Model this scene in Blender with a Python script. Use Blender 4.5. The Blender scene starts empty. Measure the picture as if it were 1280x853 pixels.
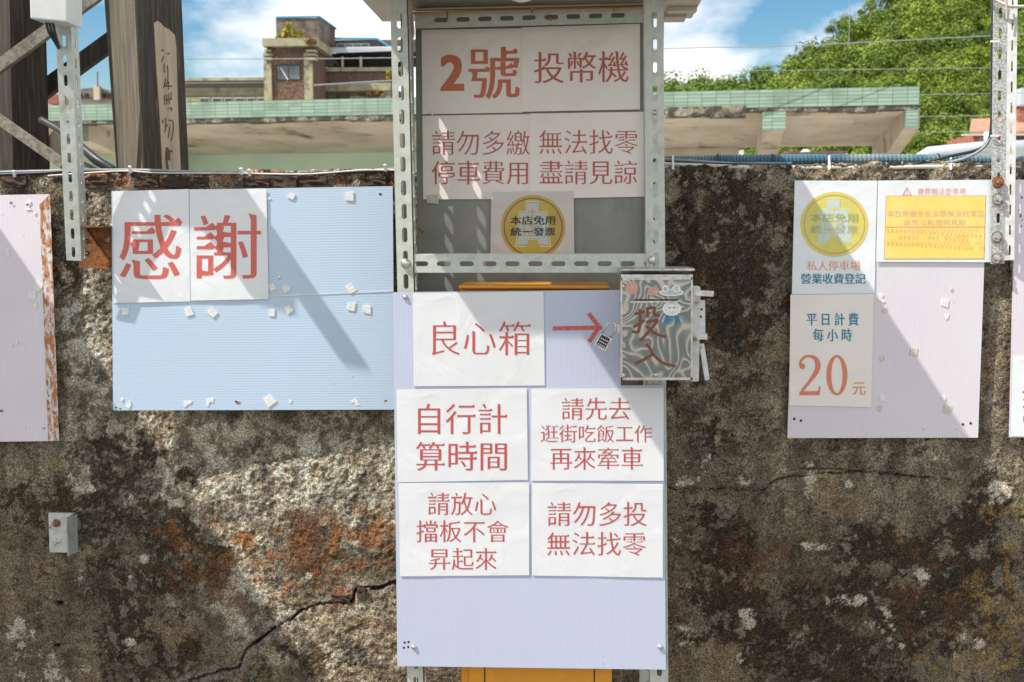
import bpy, bmesh, math, random
import numpy as np
from mathutils import Vector, Matrix
random.seed(7); RNG = np.random.RandomState(5)
sc = bpy.context.scene
COL = sc.collection
rad = math.radians

# ---------------------------------------------------------------- camera
F, CX, CY = 1400.0, 640.0, 426.5          # focal length in photo pixels, photo centre
CAM = Vector((0.0, -2.93, 1.55))
YAW, PITCH = math.atan(80 / F), math.atan((CY - 287) / F)
ROT = Matrix.Rotation(YAW, 3, 'Z') @ Matrix.Rotation(math.pi / 2 - PITCH, 3, 'X')
cd = bpy.data.cameras.new('camera'); cam = bpy.data.objects.new('camera', cd); COL.objects.link(cam)
cam.location = CAM; cam.rotation_euler = ROT.to_euler()
cd.sensor_width = 36; cd.lens = F / 1280 * 36; cd.clip_start = 0.05; cd.clip_end = 3000
cd.dof.use_dof = True; cd.dof.focus_distance = 2.75; cd.dof.aperture_fstop = 9.0
sc.camera = cam
# ---------------------------------------------------------------- light
LD = Vector((0.67, 0.33, -1.0)).normalized()      # direction the sunlight travels
w = bpy.data.worlds.new("World"); sc.world = w; w.use_nodes = True
wn, wl = w.node_tree.nodes, w.node_tree.links
wn.clear()
def N(nodes, t, **kw):
    n = nodes.new(t)
    for k, v in kw.items():
        if k in n.inputs.keys() if isinstance(k, str) else False: n.inputs[k].default_value = v
        else: setattr(n, k, v)
    return n
sky = wn.new('ShaderNodeTexSky'); sky.sky_type = 'NISHITA'; sky.sun_disc = False
sky.sun_elevation = math.asin(-LD.z); sky.sun_rotation = math.atan2(-LD.x, -LD.y)
sky.dust_density = 0.15; sky.ozone_density = 3.0; sky.air_density = 1.3
tc = wn.new('ShaderNodeTexCoord')
mp = wn.new('ShaderNodeMapping'); mp.inputs['Scale'].default_value = (1, 1, 2.2); mp.inputs['Location'].default_value = (-4.7166, 0.7961, -2.4008); mp.inputs['Rotation'].default_value = (0, 0, rad(-4.5))
n1 = wn.new('ShaderNodeTexNoise'); n1.inputs['Scale'].default_value = 3.6; n1.inputs['Detail'].default_value = 9; n1.inputs['Roughness'].default_value = 0.52
cr = wn.new('ShaderNodeValToRGB'); cr.color_ramp.elements[0].position = 0.39; cr.color_ramp.elements[1].position = 0.48
n2 = wn.new('ShaderNodeTexNoise'); n2.inputs['Scale'].default_value = 7.0; n2.inputs['Detail'].default_value = 6
cc = wn.new('ShaderNodeValToRGB')
cc.color_ramp.elements[0].position = 0.35; cc.color_ramp.elements[0].color = (5.4, 5.9, 6.7, 1)
cc.color_ramp.elements[1].position = 0.6; cc.color_ramp.elements[1].color = (9.6, 9.6, 9.5, 1)
mx = wn.new('ShaderNodeMixRGB'); bg = wn.new('ShaderNodeBackground'); wo = wn.new('ShaderNodeOutputWorld')
bg.inputs['Strength'].default_value = 0.115
wl.new(tc.outputs['Generated'], mp.inputs['Vector']); wl.new(mp.outputs[0], n1.inputs['Vector']); wl.new(mp.outputs[0], n2.inputs['Vector'])
wl.new(n1.outputs[0], cr.inputs[0]); wl.new(n2.outputs[0], cc.inputs[0])
wl.new(cr.outputs[0], mx.inputs[0]); hsn = wn.new('ShaderNodeHueSaturation'); hsn.inputs['Saturation'].default_value = 1.45; hsn.inputs['Value'].default_value = 0.8; wl.new(sky.outputs[0], hsn.inputs['Color']); wl.new(hsn.outputs[0], mx.inputs[1]); wl.new(cc.outputs[0], mx.inputs[2])
wl.new(mx.outputs[0], bg.inputs['Color']); wl.new(bg.outputs[0], wo.inputs['Surface'])
sd = bpy.data.lights.new('sun', 'SUN'); sun = bpy.data.objects.new('sun', sd); COL.objects.link(sun)
sd.energy = 5.0; sd.angle = rad(0.55); sd.color = (1.0, 0.95, 0.87)
sun.rotation_euler = LD.to_track_quat('-Z', 'Y').to_euler()
sc.view_settings.view_transform = 'Standard'; sc.view_settings.look = 'None'
sc.view_settings.exposure = 0.38; sc.view_settings.gamma = 1.0

# ---------------------------------------------------------------- helpers
def ray(px, py):
    return ROT @ Vector(((px - CX) / F, -(py - CY) / F, -1.0))
def P(px, py, y):                       # the place on the upright plane at depth y that is seen at photo pixel px, py
    d = ray(px, py); t = (y - CAM.y) / d.y
    return CAM + d * t
def PZ(px, py, z):                      # the same on a level plane
    d = ray(px, py); t = (z - CAM.z) / d.z
    return CAM + d * t
ORG = {}
def finish(o, parent):
    if parent is not None: o.parent = parent
def meshobj(name, verts, faces, mat, parent=None, smooth=False, origin=None, uv=None):
    vs = np.asarray([tuple(v) for v in verts] if not isinstance(verts, np.ndarray) else verts, dtype=float)
    if origin is None:
        c = (vs.min(0) + vs.max(0)) / 2; c[2] = vs[:, 2].min()
    else: c = np.array(origin, dtype=float)
    me = bpy.data.meshes.new(name)
    me.from_pydata((vs - c).tolist(), [], faces if isinstance(faces, list) else faces.tolist())
    if uv is not None:
        ul = me.uv_layers.new(name='UVMap')
        idx = np.empty(len(me.loops), dtype=np.int32); me.loops.foreach_get('vertex_index', idx)
        ul.data.foreach_set('uv', np.asarray(uv, dtype=float)[idx].ravel())
    if mat is not None:
        for m in (mat if isinstance(mat, (list, tuple)) else [mat]): me.materials.append(m)
    if smooth: me.shade_smooth()
    o = bpy.data.objects.new(name, me); COL.objects.link(o)
    pc = np.array(ORG[parent.name]) if parent is not None else np.zeros(3)
    o.location = c - pc; ORG[o.name] = tuple(c)
    finish(o, parent)
    return o
def tag(o, label=None, cat=None, group=None, kind=None):
    if label: o['label'] = label
    if cat: o['category'] = cat
    if group: o['group'] = group
    if kind: o['kind'] = kind
    return o
def thing(name, loc, label, cat, group=None):
    o = bpy.data.objects.new(name, None); COL.objects.link(o); o.location = loc; o.empty_display_size = 0.05
    ORG[o.name] = tuple(loc)
    return tag(o, label, cat, group)
class MB:                                # collects shapes that make ONE mesh
    def __init__(s): s.v = []; s.f = []
    def add(s, vs, fs):
        b = len(s.v); s.v += [tuple(v) for v in vs]; s.f += [tuple(i + b for i in f) for f in fs]; return s
    def box(s, a, b):
        x0, y0, z0 = a; x1, y1, z1 = b
        return s.add([(x0, y0, z0), (x1, y0, z0), (x1, y1, z0), (x0, y1, z0), (x0, y0, z1), (x1, y0, z1), (x1, y1, z1), (x0, y1, z1)],
                     [(0, 3, 2, 1), (4, 5, 6, 7), (0, 1, 5, 4), (1, 2, 6, 5), (2, 3, 7, 6), (3, 0, 4, 7)])
    def prism(s, poly, d):               # planar polygon (world points) pushed along d
        n = len(poly); a = [Vector(p) for p in poly]; b = [p + Vector(d) for p in a]
        return s.add(a + b, [tuple(range(n))[::-1], tuple(range(n, 2 * n))] + [(i, (i + 1) % n, n + (i + 1) % n, n + i) for i in range(n)])
    def bar(s, p, q, wdt, dep, up=Vector((0, 1, 0))):   # rectangular bar from p to q
        p, q = Vector(p), Vector(q); a = (q - p).normalized(); u = up.cross(a).normalized(); v = a.cross(u).normalized()
        c = [u * wdt / 2 + v * dep / 2, -u * wdt / 2 + v * dep / 2, -u * wdt / 2 - v * dep / 2, u * wdt / 2 - v * dep / 2]
        return s.add([p + k for k in c] + [q + k for k in c], [(0, 1, 2, 3), (7, 6, 5, 4)] + [(i, i + 4, (i + 1) % 4 + 4, (i + 1) % 4) for i in range(4)])
    def tube(s, pts, r, n=8, cap=True):
        pts = [Vector(p) for p in pts]; rs = r if isinstance(r, (list, tuple)) else [r] * len(pts)
        ref = Vector((0.13, 0.31, 0.94)); vs = []
        for i, p in enumerate(pts):
            t = (pts[min(i + 1, len(pts) - 1)] - pts[max(i - 1, 0)]).normalized()
            u = t.cross(ref); u = (u if u.length > 0.05 else t.cross(Vector((1, 0, 0)))).normalized(); v = t.cross(u)
            vs += [p + (u * math.cos(2 * math.pi * k / n) + v * math.sin(2 * math.pi * k / n)) * rs[i] for k in range(n)]
        fs = [(i * n + k, i * n + (k + 1) % n, (i + 1) * n + (k + 1) % n, (i + 1) * n + k) for i in range(len(pts) - 1) for k in range(n)]
        if cap: fs += [tuple(range(n))[::-1], tuple(range((len(pts) - 1) * n, len(pts) * n))]
        return s.add(vs, fs)
    def build(s, name, mat, parent=None, smooth=False, origin=None):
        return meshobj(name, s.v, s.f, mat, parent, smooth, origin)
def bevel(o, wdt=0.002, seg=2):
    bm = bmesh.new(); bm.from_mesh(o.data)
    bmesh.ops.recalc_face_normals(bm, faces=bm.faces)
    bmesh.ops.bevel(bm, geom=[e for e in bm.edges if len(e.link_faces) == 2 and e.calc_face_angle(0) > 0.5], offset=wdt, segments=seg, affect='EDGES', profile=0.6)
    bm.to_mesh(o.data); bm.free(); return o
def catmull(pts, n=8):
    pts = [Vector(p) for p in pts]; out = []
    for i in range(len(pts) - 1):
        p0, p1, p2, p3 = pts[max(i - 1, 0)], pts[i], pts[i + 1], pts[min(i + 2, len(pts) - 1)]
        for k in range(n):
            t = k / n
            out.append(0.5 * ((2 * p1) + (p2 - p0) * t + (2 * p0 - 5 * p1 + 4 * p2 - p3) * t * t + (3 * p1 - p0 - 3 * p2 + p3) * t ** 3))
    return out + [pts[-1]]

# ---------------------------------------------------------------- materials
def mat(name, col, rough=0.6, metal=0.0, col2=None, scale=30.0, lo=0.4, hi=0.6, bump=0.0, bscale=None, bdist=0.002, spec=0.5, coat=0.0,
        stretch=None, col3=None, scale3=8.0, lo3=0.55, hi3=0.7, detail=6, coord='Object', trans=0.0):
    m = bpy.data.materials.new(name); m.use_nodes = True
    n, l = m.node_tree.nodes, m.node_tree.links
    b = n['Principled BSDF']; b.inputs['Roughness'].default_value = rough; b.inputs['Metallic'].default_value = metal
    b.inputs['Specular IOR Level'].default_value = spec; b.inputs['Coat Weight'].default_value = coat; b.inputs['Coat Roughness'].default_value = 0.12
    b.inputs['Base Color'].default_value = (*col, 1)
    t = n.new('ShaderNodeTexCoord'); mpn = n.new('ShaderNodeMapping')
    if stretch: mpn.inputs['Scale'].default_value = stretch
    oi = n.new('ShaderNodeObjectInfo'); ad = n.new('ShaderNodeVectorMath'); ad.operation = 'MULTIPLY_ADD'
    ad.inputs[0].default_value = (1, 1, 1)
    l.new(t.outputs[coord], mpn.inputs[0])
    cm = n.new('ShaderNodeCombineXYZ')
    l.new(oi.outputs['Random'], cm.inputs[0]); ml = n.new('ShaderNodeVectorMath'); ml.operation = 'SCALE'; ml.inputs['Scale'].default_value = 7.0
    l.new(cm.outputs[0], ml.inputs[0])
    add = n.new('ShaderNodeVectorMath'); add.operation = 'ADD'; l.new(mpn.outputs[0], add.inputs[0]); l.new(ml.outputs[0], add.inputs[1])
    vec = add.outputs[0]; n.remove(ad)
    last = None
    def noise(sca, det):
        x = n.new('ShaderNodeTexNoise'); x.inputs['Scale'].default_value = sca; x.inputs['Detail'].default_value = det; x.inputs['Roughness'].default_value = 0.62
        l.new(vec, x.inputs['Vector']); return x
    def ramp(src, a, bb):
        r = n.new('ShaderNodeMapRange'); r.inputs['From Min'].default_value = a; r.inputs['From Max'].default_value = bb
        l.new(src, r.inputs['Value']); return r.outputs[0]
    if col2 is not None:
        x = noise(scale, detail); mx_ = n.new('ShaderNodeMixRGB'); mx_.inputs[1].default_value = (*col, 1); mx_.inputs[2].default_value = (*col2, 1)
        l.new(ramp(x.outputs[0], lo, hi), mx_.inputs[0]); last = mx_.outputs[0]
    if col3 is not None:
        x = noise(scale3, detail); mx_ = n.new('ShaderNodeMixRGB'); mx_.inputs[2].default_value = (*col3, 1)
        if last: l.new(last, mx_.inputs[1])
        else: mx_.inputs[1].default_value = (*col, 1)
        l.new(ramp(x.outputs[0], lo3, hi3), mx_.inputs[0]); last = mx_.outputs[0]
    if last: l.new(last, b.inputs['Base Color'])
    if bump > 0:
        x = noise(bscale or scale, 4); bp = n.new('ShaderNodeBump'); bp.inputs['Strength'].default_value = bump; bp.inputs['Distance'].default_value = bdist
        l.new(x.outputs[0], bp.inputs['Height']); l.new(bp.outputs[0], b.inputs['Normal'])

    return m
M = {}
M['galv'] = mat('galvanised_steel', (0.42, 0.46, 0.42), 0.48, 0.35, (0.55, 0.58, 0.54), 60, 0.35, 0.65, 0.08, 90, col3=(0.30, 0.31, 0.26), scale3=14, lo3=0.56, hi3=0.72)
M['galv_kiosk'] = mat('aged_galvanised_steel', (0.44, 0.48, 0.42), 0.5, 0.25, (0.56, 0.58, 0.52), 50, 0.35, 0.65, 0.08, 90, col3=(0.27, 0.25, 0.19), scale3=12, lo3=0.58, hi3=0.75)
M['galv_gritty'] = mat('gritty_galvanised_steel', (0.30, 0.30, 0.29), 0.6, 0.3, (0.62, 0.62, 0.60), 240, 0.42, 0.58, 0.3, 220, col3=(0.36, 0.2, 0.1), scale3=9, lo3=0.68, hi3=0.75)
M['galv_white'] = mat('white_painted_steel', (0.62, 0.63, 0.61), 0.5, 0.1, (0.5, 0.5, 0.48), 40, col3=(0.32, 0.16, 0.08), scale3=20, lo3=0.66, hi3=0.72)
M['steel'] = mat('bright_steel', (0.72, 0.70, 0.66), 0.3, 0.9, (0.5, 0.48, 0.45), 80, bump=0.1)
M['washer_dark'] = mat('stained_washer', (0.16, 0.12, 0.09), 0.6, 0.4, (0.30, 0.26, 0.22), 90)
M['rusty_bolt'] = mat('rusty_bolt', (0.20, 0.075, 0.03), 0.7, 0.3, (0.42, 0.24, 0.12), 120, bump=0.3)
M['rust'] = mat('rusted_iron', (0.16, 0.055, 0.022), 0.85, 0.1, (0.30, 0.11, 0.035), 70, 0.38, 0.6, 0.8, 160, 0.003, col3=(0.07, 0.03, 0.02), scale3=18, lo3=0.5, hi3=0.7)
M['rust_flake'] = mat('rust_flaking_paint', (0.66, 0.63, 0.62), 0.6, 0.0, (0.44, 0.17, 0.05), 55, 0.44, 0.56, 0.4, 120, 0.002, col3=(0.20, 0.07, 0.03), scale3=120, lo3=0.55, hi3=0.62, stretch=(1.5, 1, 0.5))
M['sheet_grey'] = mat('grey_painted_sheet', (0.20, 0.205, 0.18), 0.42, 0.2, (0.26, 0.265, 0.235), 12, 0.3, 0.7, 0.03, 300, col3=(0.12, 0.12, 0.10), scale3=7, lo3=0.6, hi3=0.8)
M['roof_beige'] = mat('beige_roof_sheet', (0.52, 0.47, 0.40), 0.6, 0.0, (0.44, 0.39, 0.32), 8, 0.3, 0.7)
M['roof_dark'] = mat('dark_roof_lining', (0.20, 0.20, 0.17), 0.55, 0.2, (0.27, 0.27, 0.22), 9, 0.3, 0.7)
M['yellow'] = mat('yellow_machine_paint', (0.72, 0.30, 0.012), 0.4, 0.0, (0.60, 0.26, 0.015), 14, 0.4, 0.7, coat=0.2, col3=(0.4, 0.2, 0.03), scale3=25, lo3=0.68, hi3=0.75)
M['black'] = mat('black_rubber', (0.018, 0.018, 0.02), 0.45, 0.0, (0.035, 0.035, 0.04), 40)
M['dark'] = mat('dark_gap', (0.012, 0.011, 0.01), 0.9)
M['grey_cable'] = mat('grey_cable', (0.22, 0.25, 0.28), 0.5, 0.0, (0.30, 0.32, 0.34), 30)
M['white_cable'] = mat('white_cable', (0.62, 0.58, 0.5), 0.5, 0.0, (0.5, 0.45, 0.38), 30)
M['blue_conduit'] = mat('blue_conduit', (0.06, 0.15, 0.20), 0.5, 0.0, (0.03, 0.10, 0.16), 6, 0.4, 0.6, col3=(0.16, 0.22, 0.23), scale3=5, lo3=0.45, hi3=0.6)
M['tie'] = mat('white_nylon', (0.75, 0.74, 0.7), 0.5)
M['plastic_box'] = mat('grey_white_plastic', (0.60, 0.61, 0.60), 0.45, 0, (0.52, 0.53, 0.51), 10, coat=0.1)
M['foam'] = mat('foam_tape', (0.80, 0.79, 0.75), 0.75, 0, (0.66, 0.64, 0.58), 140, 0.45, 0.65, 0.5, 300)
M['foam_old'] = mat('yellowed_tape_residue', (0.52, 0.49, 0.40), 0.7, 0, (0.62, 0.6, 0.52), 200, 0.45, 0.6, 0.3, 300)
M['wood_dark'] = mat('weathered_dark_timber', (0.034, 0.028, 0.021), 0.85, 0, (0.075, 0.062, 0.045), 100, 0.44, 0.64, 0.6, 80, 0.004, stretch=(1, 1, 0.06), col3=(0.16, 0.13, 0.08), scale3=60, lo3=0.6, hi3=0.68)
M['wood_mid'] = mat('weathered_olive_timber', (0.095, 0.082, 0.060), 0.85, 0, (0.165, 0.140, 0.10), 110, 0.42, 0.60, 0.6, 90, 0.004, stretch=(1, 1, 0.05), col3=(0.05, 0.045, 0.035), scale3=14, lo3=0.5, hi3=0.62)
M['wood_grey'] = mat('weathered_grey_timber', (0.23, 0.21, 0.17), 0.85, 0, (0.12, 0.11, 0.085), 60, 0.42, 0.62, 0.5, 60, 0.003)
M['wood_pale'] = mat('pale_timber_patch', (0.46, 0.38, 0.28), 0.8, 0, (0.34, 0.27, 0.18), 30, 0.42, 0.66, 0.3, 50, stretch=(1, 1, 0.12), col3=(0.14, 0.1, 0.06), scale3=26, lo3=0.63, hi3=0.7)
M['ink'] = mat('faded_brown_ink', (0.10, 0.07, 0.045), 0.9)
def ink(name, c, c2=None, r=0.5, coat=0.3): return mat(name, c, r, 0, c2 or tuple(x * 1.12 for x in c), 90, 0.35, 0.65, coat=coat)
M['red_txt'] = ink('red_print', (0.44, 0.065, 0.058))
M['red_txt_dark'] = ink('dark_red_print', (0.42, 0.07, 0.05))
M['orange_txt'] = ink('rust_orange_print', (0.50, 0.11, 0.035))
M['coral_txt'] = ink('coral_print', (0.58, 0.115, 0.09))
M['salmon_txt'] = ink('salmon_print', (0.62, 0.20, 0.12))
M['orange_pale'] = ink('pale_orange_print', (0.72, 0.27, 0.14))
M['pink_pale'] = ink('faded_pink_print', (0.74, 0.42, 0.24))
M['teal'] = ink('teal_print', (0.01, 0.20, 0.29))
M['olive_fade'] = ink('faded_olive_print', (0.36, 0.40, 0.20))
M['grey_fade'] = ink('faded_grey_print', (0.40, 0.40, 0.26))
M['blackish'] = ink('black_print', (0.03, 0.022, 0.015))
M['purple'] = ink('purple_red_ring', (0.22, 0.05, 0.06))
M['pinkring'] = ink('faded_pink_ring', (0.52, 0.32, 0.17))
M['olive_yellow'] = mat('olive_yellow_print', (0.50, 0.37, 0.03), 0.35, 0, (0.42, 0.31, 0.03), 18, 0.35, 0.65, coat=0.5)
M['lemon'] = mat('faded_lemon_print', (0.70, 0.62, 0.10), 0.4, 0, (0.60, 0.56, 0.14), 22, 0.35, 0.65, coat=0.4)
M['sun_yellow'] = mat('warm_yellow_print', (0.84, 0.60, 0.10), 0.4, 0, (0.82, 0.68, 0.22), 16, 0.35, 0.65, coat=0.5)
M['pale_blue'] = ink('pale_blue_print', (0.42, 0.50, 0.50))
M['pale_blue_faded'] = ink('faded_pale_blue_print', (0.50, 0.58, 0.54))
M['pale_line'] = ink('pale_line_print', (0.62, 0.66, 0.42))
M['brown_tape'] = mat('brown_red_tape', (0.17, 0.04, 0.016), 0.4, 0, (0.15, 0.035, 0.015), 60, 0.4, 0.6, coat=0.4)
M['red_tape'] = mat('red_marker_tape', (0.52, 0.07, 0.05), 0.45, 0, (0.66, 0.20, 0.15), 160, 0.5, 0.62, coat=0.3)
M['peach'] = mat('peach_sticker', (0.62, 0.36, 0.27), 0.5, 0, (0.52, 0.27, 0.2), 90)
M['stick_white'] = mat('white_sticker', (0.80, 0.80, 0.78), 0.4, 0, (0.7, 0.7, 0.68), 60)
M['ribbon_blue'] = ink('blue_ribbon_print', (0.01, 0.17, 0.34))
M['lamp'] = mat('milky_lamp', (0.82, 0.8, 0.76), 0.3)
M['copper'] = mat('copper_wire', (0.42, 0.25, 0.14), 0.5, 0.2)
M['brick'] = mat('old_brick', (0.20, 0.085, 0.045), 0.9, 0, (0.40, 0.33, 0.24), 60, 0.50, 0.62, 1.0, 130, 0.005, col3=(0.030, 0.026, 0.02), scale3=40, lo3=0.43, hi3=0.52, coord='Generated' if False else 'Object')

def paper_mat(name, col, wr=0.25, coat=0.6):
    m = mat(name, col, 0.6, 0, tuple(c * 0.93 for c in col), 5, 0.3, 0.7, coat=coat, detail=3)
    n, l = m.node_tree.nodes, m.node_tree.links; b = n['Principled BSDF']
    t = n.new('ShaderNodeTexCoord')
    a = n.new('ShaderNodeTexNoise'); a.inputs['Scale'].default_value = 9; a.inputs['Detail'].default_value = 3; a.inputs['Distortion'].default_value = 1.2
    l.new(t.outputs['Object'], a.inputs['Vector'])
    bp = n.new('ShaderNodeBump'); bp.inputs['Strength'].default_value = wr; bp.inputs['Distance'].default_value = 0.008
    l.new(a.outputs[0], bp.inputs['Height']); l.new(bp.outputs[0], b.inputs['Coat Normal'])
    bp2 = n.new('ShaderNodeBump'); bp2.inputs['Strength'].default_value = wr * 0.6; bp2.inputs['Distance'].default_value = 0.006
    l.new(a.outputs[0], bp2.inputs['Height']); l.new(bp2.outputs[0], b.inputs['Normal'])
    return m
M['paper'] = paper_mat('laminated_white_paper', (0.70, 0.71, 0.73), 0.8)
M['paper_shade'] = paper_mat('shade_toned_paper', (0.84, 0.785, 0.735), 0.6)  # white paper again, with the warm tone of shade put into its colour
M['paper_cool'] = paper_mat('laminated_cool_paper', (0.77, 0.80, 0.82), 0.8)
M['pouch'] = mat('pouch_seam', (0.60, 0.61, 0.64), 0.3, coat=0.6)
M['film'] = paper_mat('greyish_film', (0.60, 0.56, 0.53), 0.5, 1.0)
def flute_mat(name, c1, c2, horiz, pitch, patch=None):
    m = mat(name, c1, 0.38, 0, coat=0.35); n, l = m.node_tree.nodes, m.node_tree.links; b = n['Principled BSDF']
    t = n.new('ShaderNodeUVMap'); sx = n.new('ShaderNodeSeparateXYZ'); l.new(t.outputs[0], sx.inputs[0])
    mu = n.new('ShaderNodeMath'); mu.operation = 'MULTIPLY'; mu.inputs[1].default_value = 2 * math.pi / pitch
    l.new(sx.outputs[1 if horiz else 0], mu.inputs[0])
    si = n.new('ShaderNodeMath'); si.operation = 'SINE'; l.new(mu.outputs[0], si.inputs[0])
    mr = n.new('ShaderNodeMapRange'); mr.inputs['From Min'].default_value = 0.1; mr.inputs['From Max'].default_value = 1.0; l.new(si.outputs[0], mr.inputs['Value'])
    mx_ = n.new('ShaderNodeMixRGB'); mx_.inputs[1].default_value = (*c1, 1); mx_.inputs[2].default_value = (*c2, 1); l.new(mr.outputs[0], mx_.inputs[0])
    nz = n.new('ShaderNodeTexNoise'); nz.inputs['Scale'].default_value = 4; nz.inputs['Detail'].default_value = 5; l.new(t.outputs[0], nz.inputs['Vector'])
    r2 = n.new('ShaderNodeMapRange'); r2.inputs['From Min'].default_value = 0.4; r2.inputs['From Max'].default_value = 0.7; r2.inputs['To Max'].default_value = 0.55; l.new(nz.outputs[0], r2.inputs['Value'])
    m2 = n.new('ShaderNodeMixRGB'); m2.inputs[2].default_value = (*(patch or tuple(x * 0.9 for x in c1)), 1); l.new(mx_.outputs[0], m2.inputs[1]); l.new(r2.outputs[0], m2.inputs[0])
    # fine grime specks
    nz2 = n.new('ShaderNodeTexNoise'); nz2.inputs['Scale'].default_value = 60; nz2.inputs['Detail'].default_value = 4; l.new(t.outputs[0], nz2.inputs['Vector'])
    r3 = n.new('ShaderNodeMapRange'); r3.inputs['From Min'].default_value = 0.70; r3.inputs['From Max'].default_value = 0.74; r3.inputs['To Max'].default_value = 0.5; l.new(nz2.outputs[0], r3.inputs['Value'])
    m3 = n.new('ShaderNodeMixRGB'); m3.inputs[2].default_value = (0.35, 0.27, 0.2, 1); l.new(m2.outputs[0], m3.inputs[1]); l.new(r3.outputs[0], m3.inputs[0])
    l.new(m3.outputs[0], b.inputs['Base Color'])
    bp = n.new('ShaderNodeBump'); bp.inputs['Strength'].default_value = 0.14; bp.inputs['Distance'].default_value = 0.0005
    l.new(si.outputs[0], bp.inputs['Height']); l.new(bp.outputs[0], b.inputs['Normal'])
    return m
M['flute_blue'] = flute_mat('pale_blue_fluted_plastic', (0.49, 0.615, 0.755), (0.465, 0.59, 0.735), True, 0.0068, (0.46, 0.60, 0.77))
M['flute_white'] = flute_mat('lilac_white_fluted_plastic', (0.48, 0.51, 0.645), (0.45, 0.48, 0.62), False, 0.0068, (0.46, 0.53, 0.66))
M['flute_mauve'] = flute_mat('mauve_white_fluted_plastic', (0.68, 0.635, 0.69), (0.63, 0.59, 0.645), False, 0.0068, (0.68, 0.69, 0.69))
M['flute_lilac'] = flute_mat('greyed_lilac_fluted_plastic', (0.73, 0.685, 0.75), (0.67, 0.625, 0.69), False, 0.0075, (0.62, 0.56, 0.60))
M['sheet_edge'] = mat('plastic_sheet_edge', (0.68, 0.70, 0.74), 0.5)

# ---------------------------------------------------------------- sheets (boards and papers) with their own flat prints
class Sheet:
    """a thin board or paper: four corners given as (px, py, y), top-left first, clockwise"""
    def __init__(s, name, c, material, label, cat, group=None, parent=None, thick=0.0006, wave=0.0, n=14, seed=0, edge=0.0):
        s.c = [P(*k) for k in c]
        s.n = (s.c[1] - s.c[0]).cross(s.c[3] - s.c[0]).normalized()
        if s.n.y > 0: s.n = -s.n
        s.p0 = s.c[0]; s.wave = wave; s.r = random.Random(seed + 11)
        s.u = (s.c[1] - s.c[0]).normalized(); s.v = s.n.cross(s.u).normalized()
        s.W = (s.c[1] - s.c[0]).length; s.H = (s.c[3] - s.c[0]).length
        s.ph = [s.r.uniform(0, 6.28) for _ in range(6)]
        n2 = n if wave else 2
        vs, fs, uv = [], [], []
        for side in (0, 1):
            for j in range(n2 + 1):
                for i in range(n2 + 1):
                    a, b = i / n2, j / n2
                    eu = edge * math.sin(b * 17 + s.ph[0]) * math.sin(b * 5 + 1) if i in (0, n2) else 0
                    p = (s.c[0] * (1 - a) + s.c[1] * a) * (1 - b) + (s.c[3] * (1 - a) + s.c[2] * a) * b
                    p = p + s.u * eu + s.n * (s.dw(p) + (thick if side == 0 else 0.0))
                    vs.append(p); uv.append((a * s.W, b * s.H))
        k = n2 + 1; K = k * k
        for j in range(n2):
            for i in range(n2):
                q = (j * k + i, j * k + i + 1, (j + 1) * k + i + 1, (j + 1) * k + i)
                fs.append(q[::-1]); fs.append(tuple(x + K for x in q))
        ring = [i for i in range(k)] + [j * k + n2 for j in range(1, k)] + [n2 * k + i for i in range(n2 - 1, -1, -1)] + [j * k for j in range(n2 - 1, 0, -1)]
        for a in range(len(ring)):
            i, j = ring[a], ring[(a + 1) % len(ring)]; fs.append((i, j, j + K, i + K))
        s.thick = thick
        s.o = meshobj(name, vs, fs, material, parent, smooth=False, uv=uv)
        tag(s.o, label, cat, group)
    def dw(s, p):
        if not s.wave: return 0.0
        d = p - s.p0; x, y = d.dot(s.u), d.dot(s.v)
        return s.wave * (0.9 + 0.5 * math.sin(x * 23 + y * 9 + s.ph[0]) + 0.35 * math.sin(y * 31 - x * 8 + s.ph[1]) + 0.2 * math.sin(x * 47 + s.ph[2]))
    def at(s, px, py, lift=0.0005):
        d = ray(px, py); t = (s.p0 - CAM).dot(s.n) / d.dot(s.n)
        p = CAM + d * t
        return p + s.n * (s.dw(p) + s.thick + lift)
    def poly(s, name, pts, material, lift=0.0005):
        return meshobj(name, [s.at(x, y, lift) for x, y in pts], [tuple(range(len(pts)))], material, s.o)
    def strokes(s, name, lines, wd, material, lift=0.0006):     # brush strokes: lists of px points
        vs, fs = [], []
        for kk, ln in enumerate(lines):
            pts = [Vector((x, y, 0)) for x, y in ln]
            if len(pts) > 2: pts = catmull(pts, 5)
            b = len(vs)
            for i, p in enumerate(pts):
                t = (pts[min(i + 1, len(pts) - 1)] - pts[max(i - 1, 0)]).normalized(); q = Vector((-t.y, t.x, 0)) * wd / 2
                vs += [s.at(p.x + q.x, p.y + q.y, lift + kk * 0.00005), s.at(p.x - q.x, p.y - q.y, lift + kk * 0.00005)]
            fs += [(b + 2 * i, b + 2 * i + 1, b + 2 * i + 3, b + 2 * i + 2) for i in range(len(pts) - 1)]
        return meshobj(name, vs, fs, material, s.o)
    def text(s, st, bb, material, wx=0.0, wy=0.0, serif=0.0, lift=0.0006, name='printed_text', skew=0.0):
        V, Fc = glyphs(st, wx + 0.004, wy + 0.001, serif * 1.15, max(26, int((bb[3] - bb[1]) * 2.0)))
        mn, mxx = V.min(0), V.max(0); W, H = mxx - mn
        x0, y0, x1, y1 = bb
        vs = []
        for x, y in V:
            fx, fy = (x - mn[0]) / W, (y - mn[1]) / H
            vs.append(s.at(x0 + (x1 - x0) * fx, y1 - (y1 - y0) * fy + skew * (fx - 0.5), lift))
        return meshobj(name, vs, Fc, material, s.o)
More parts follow.
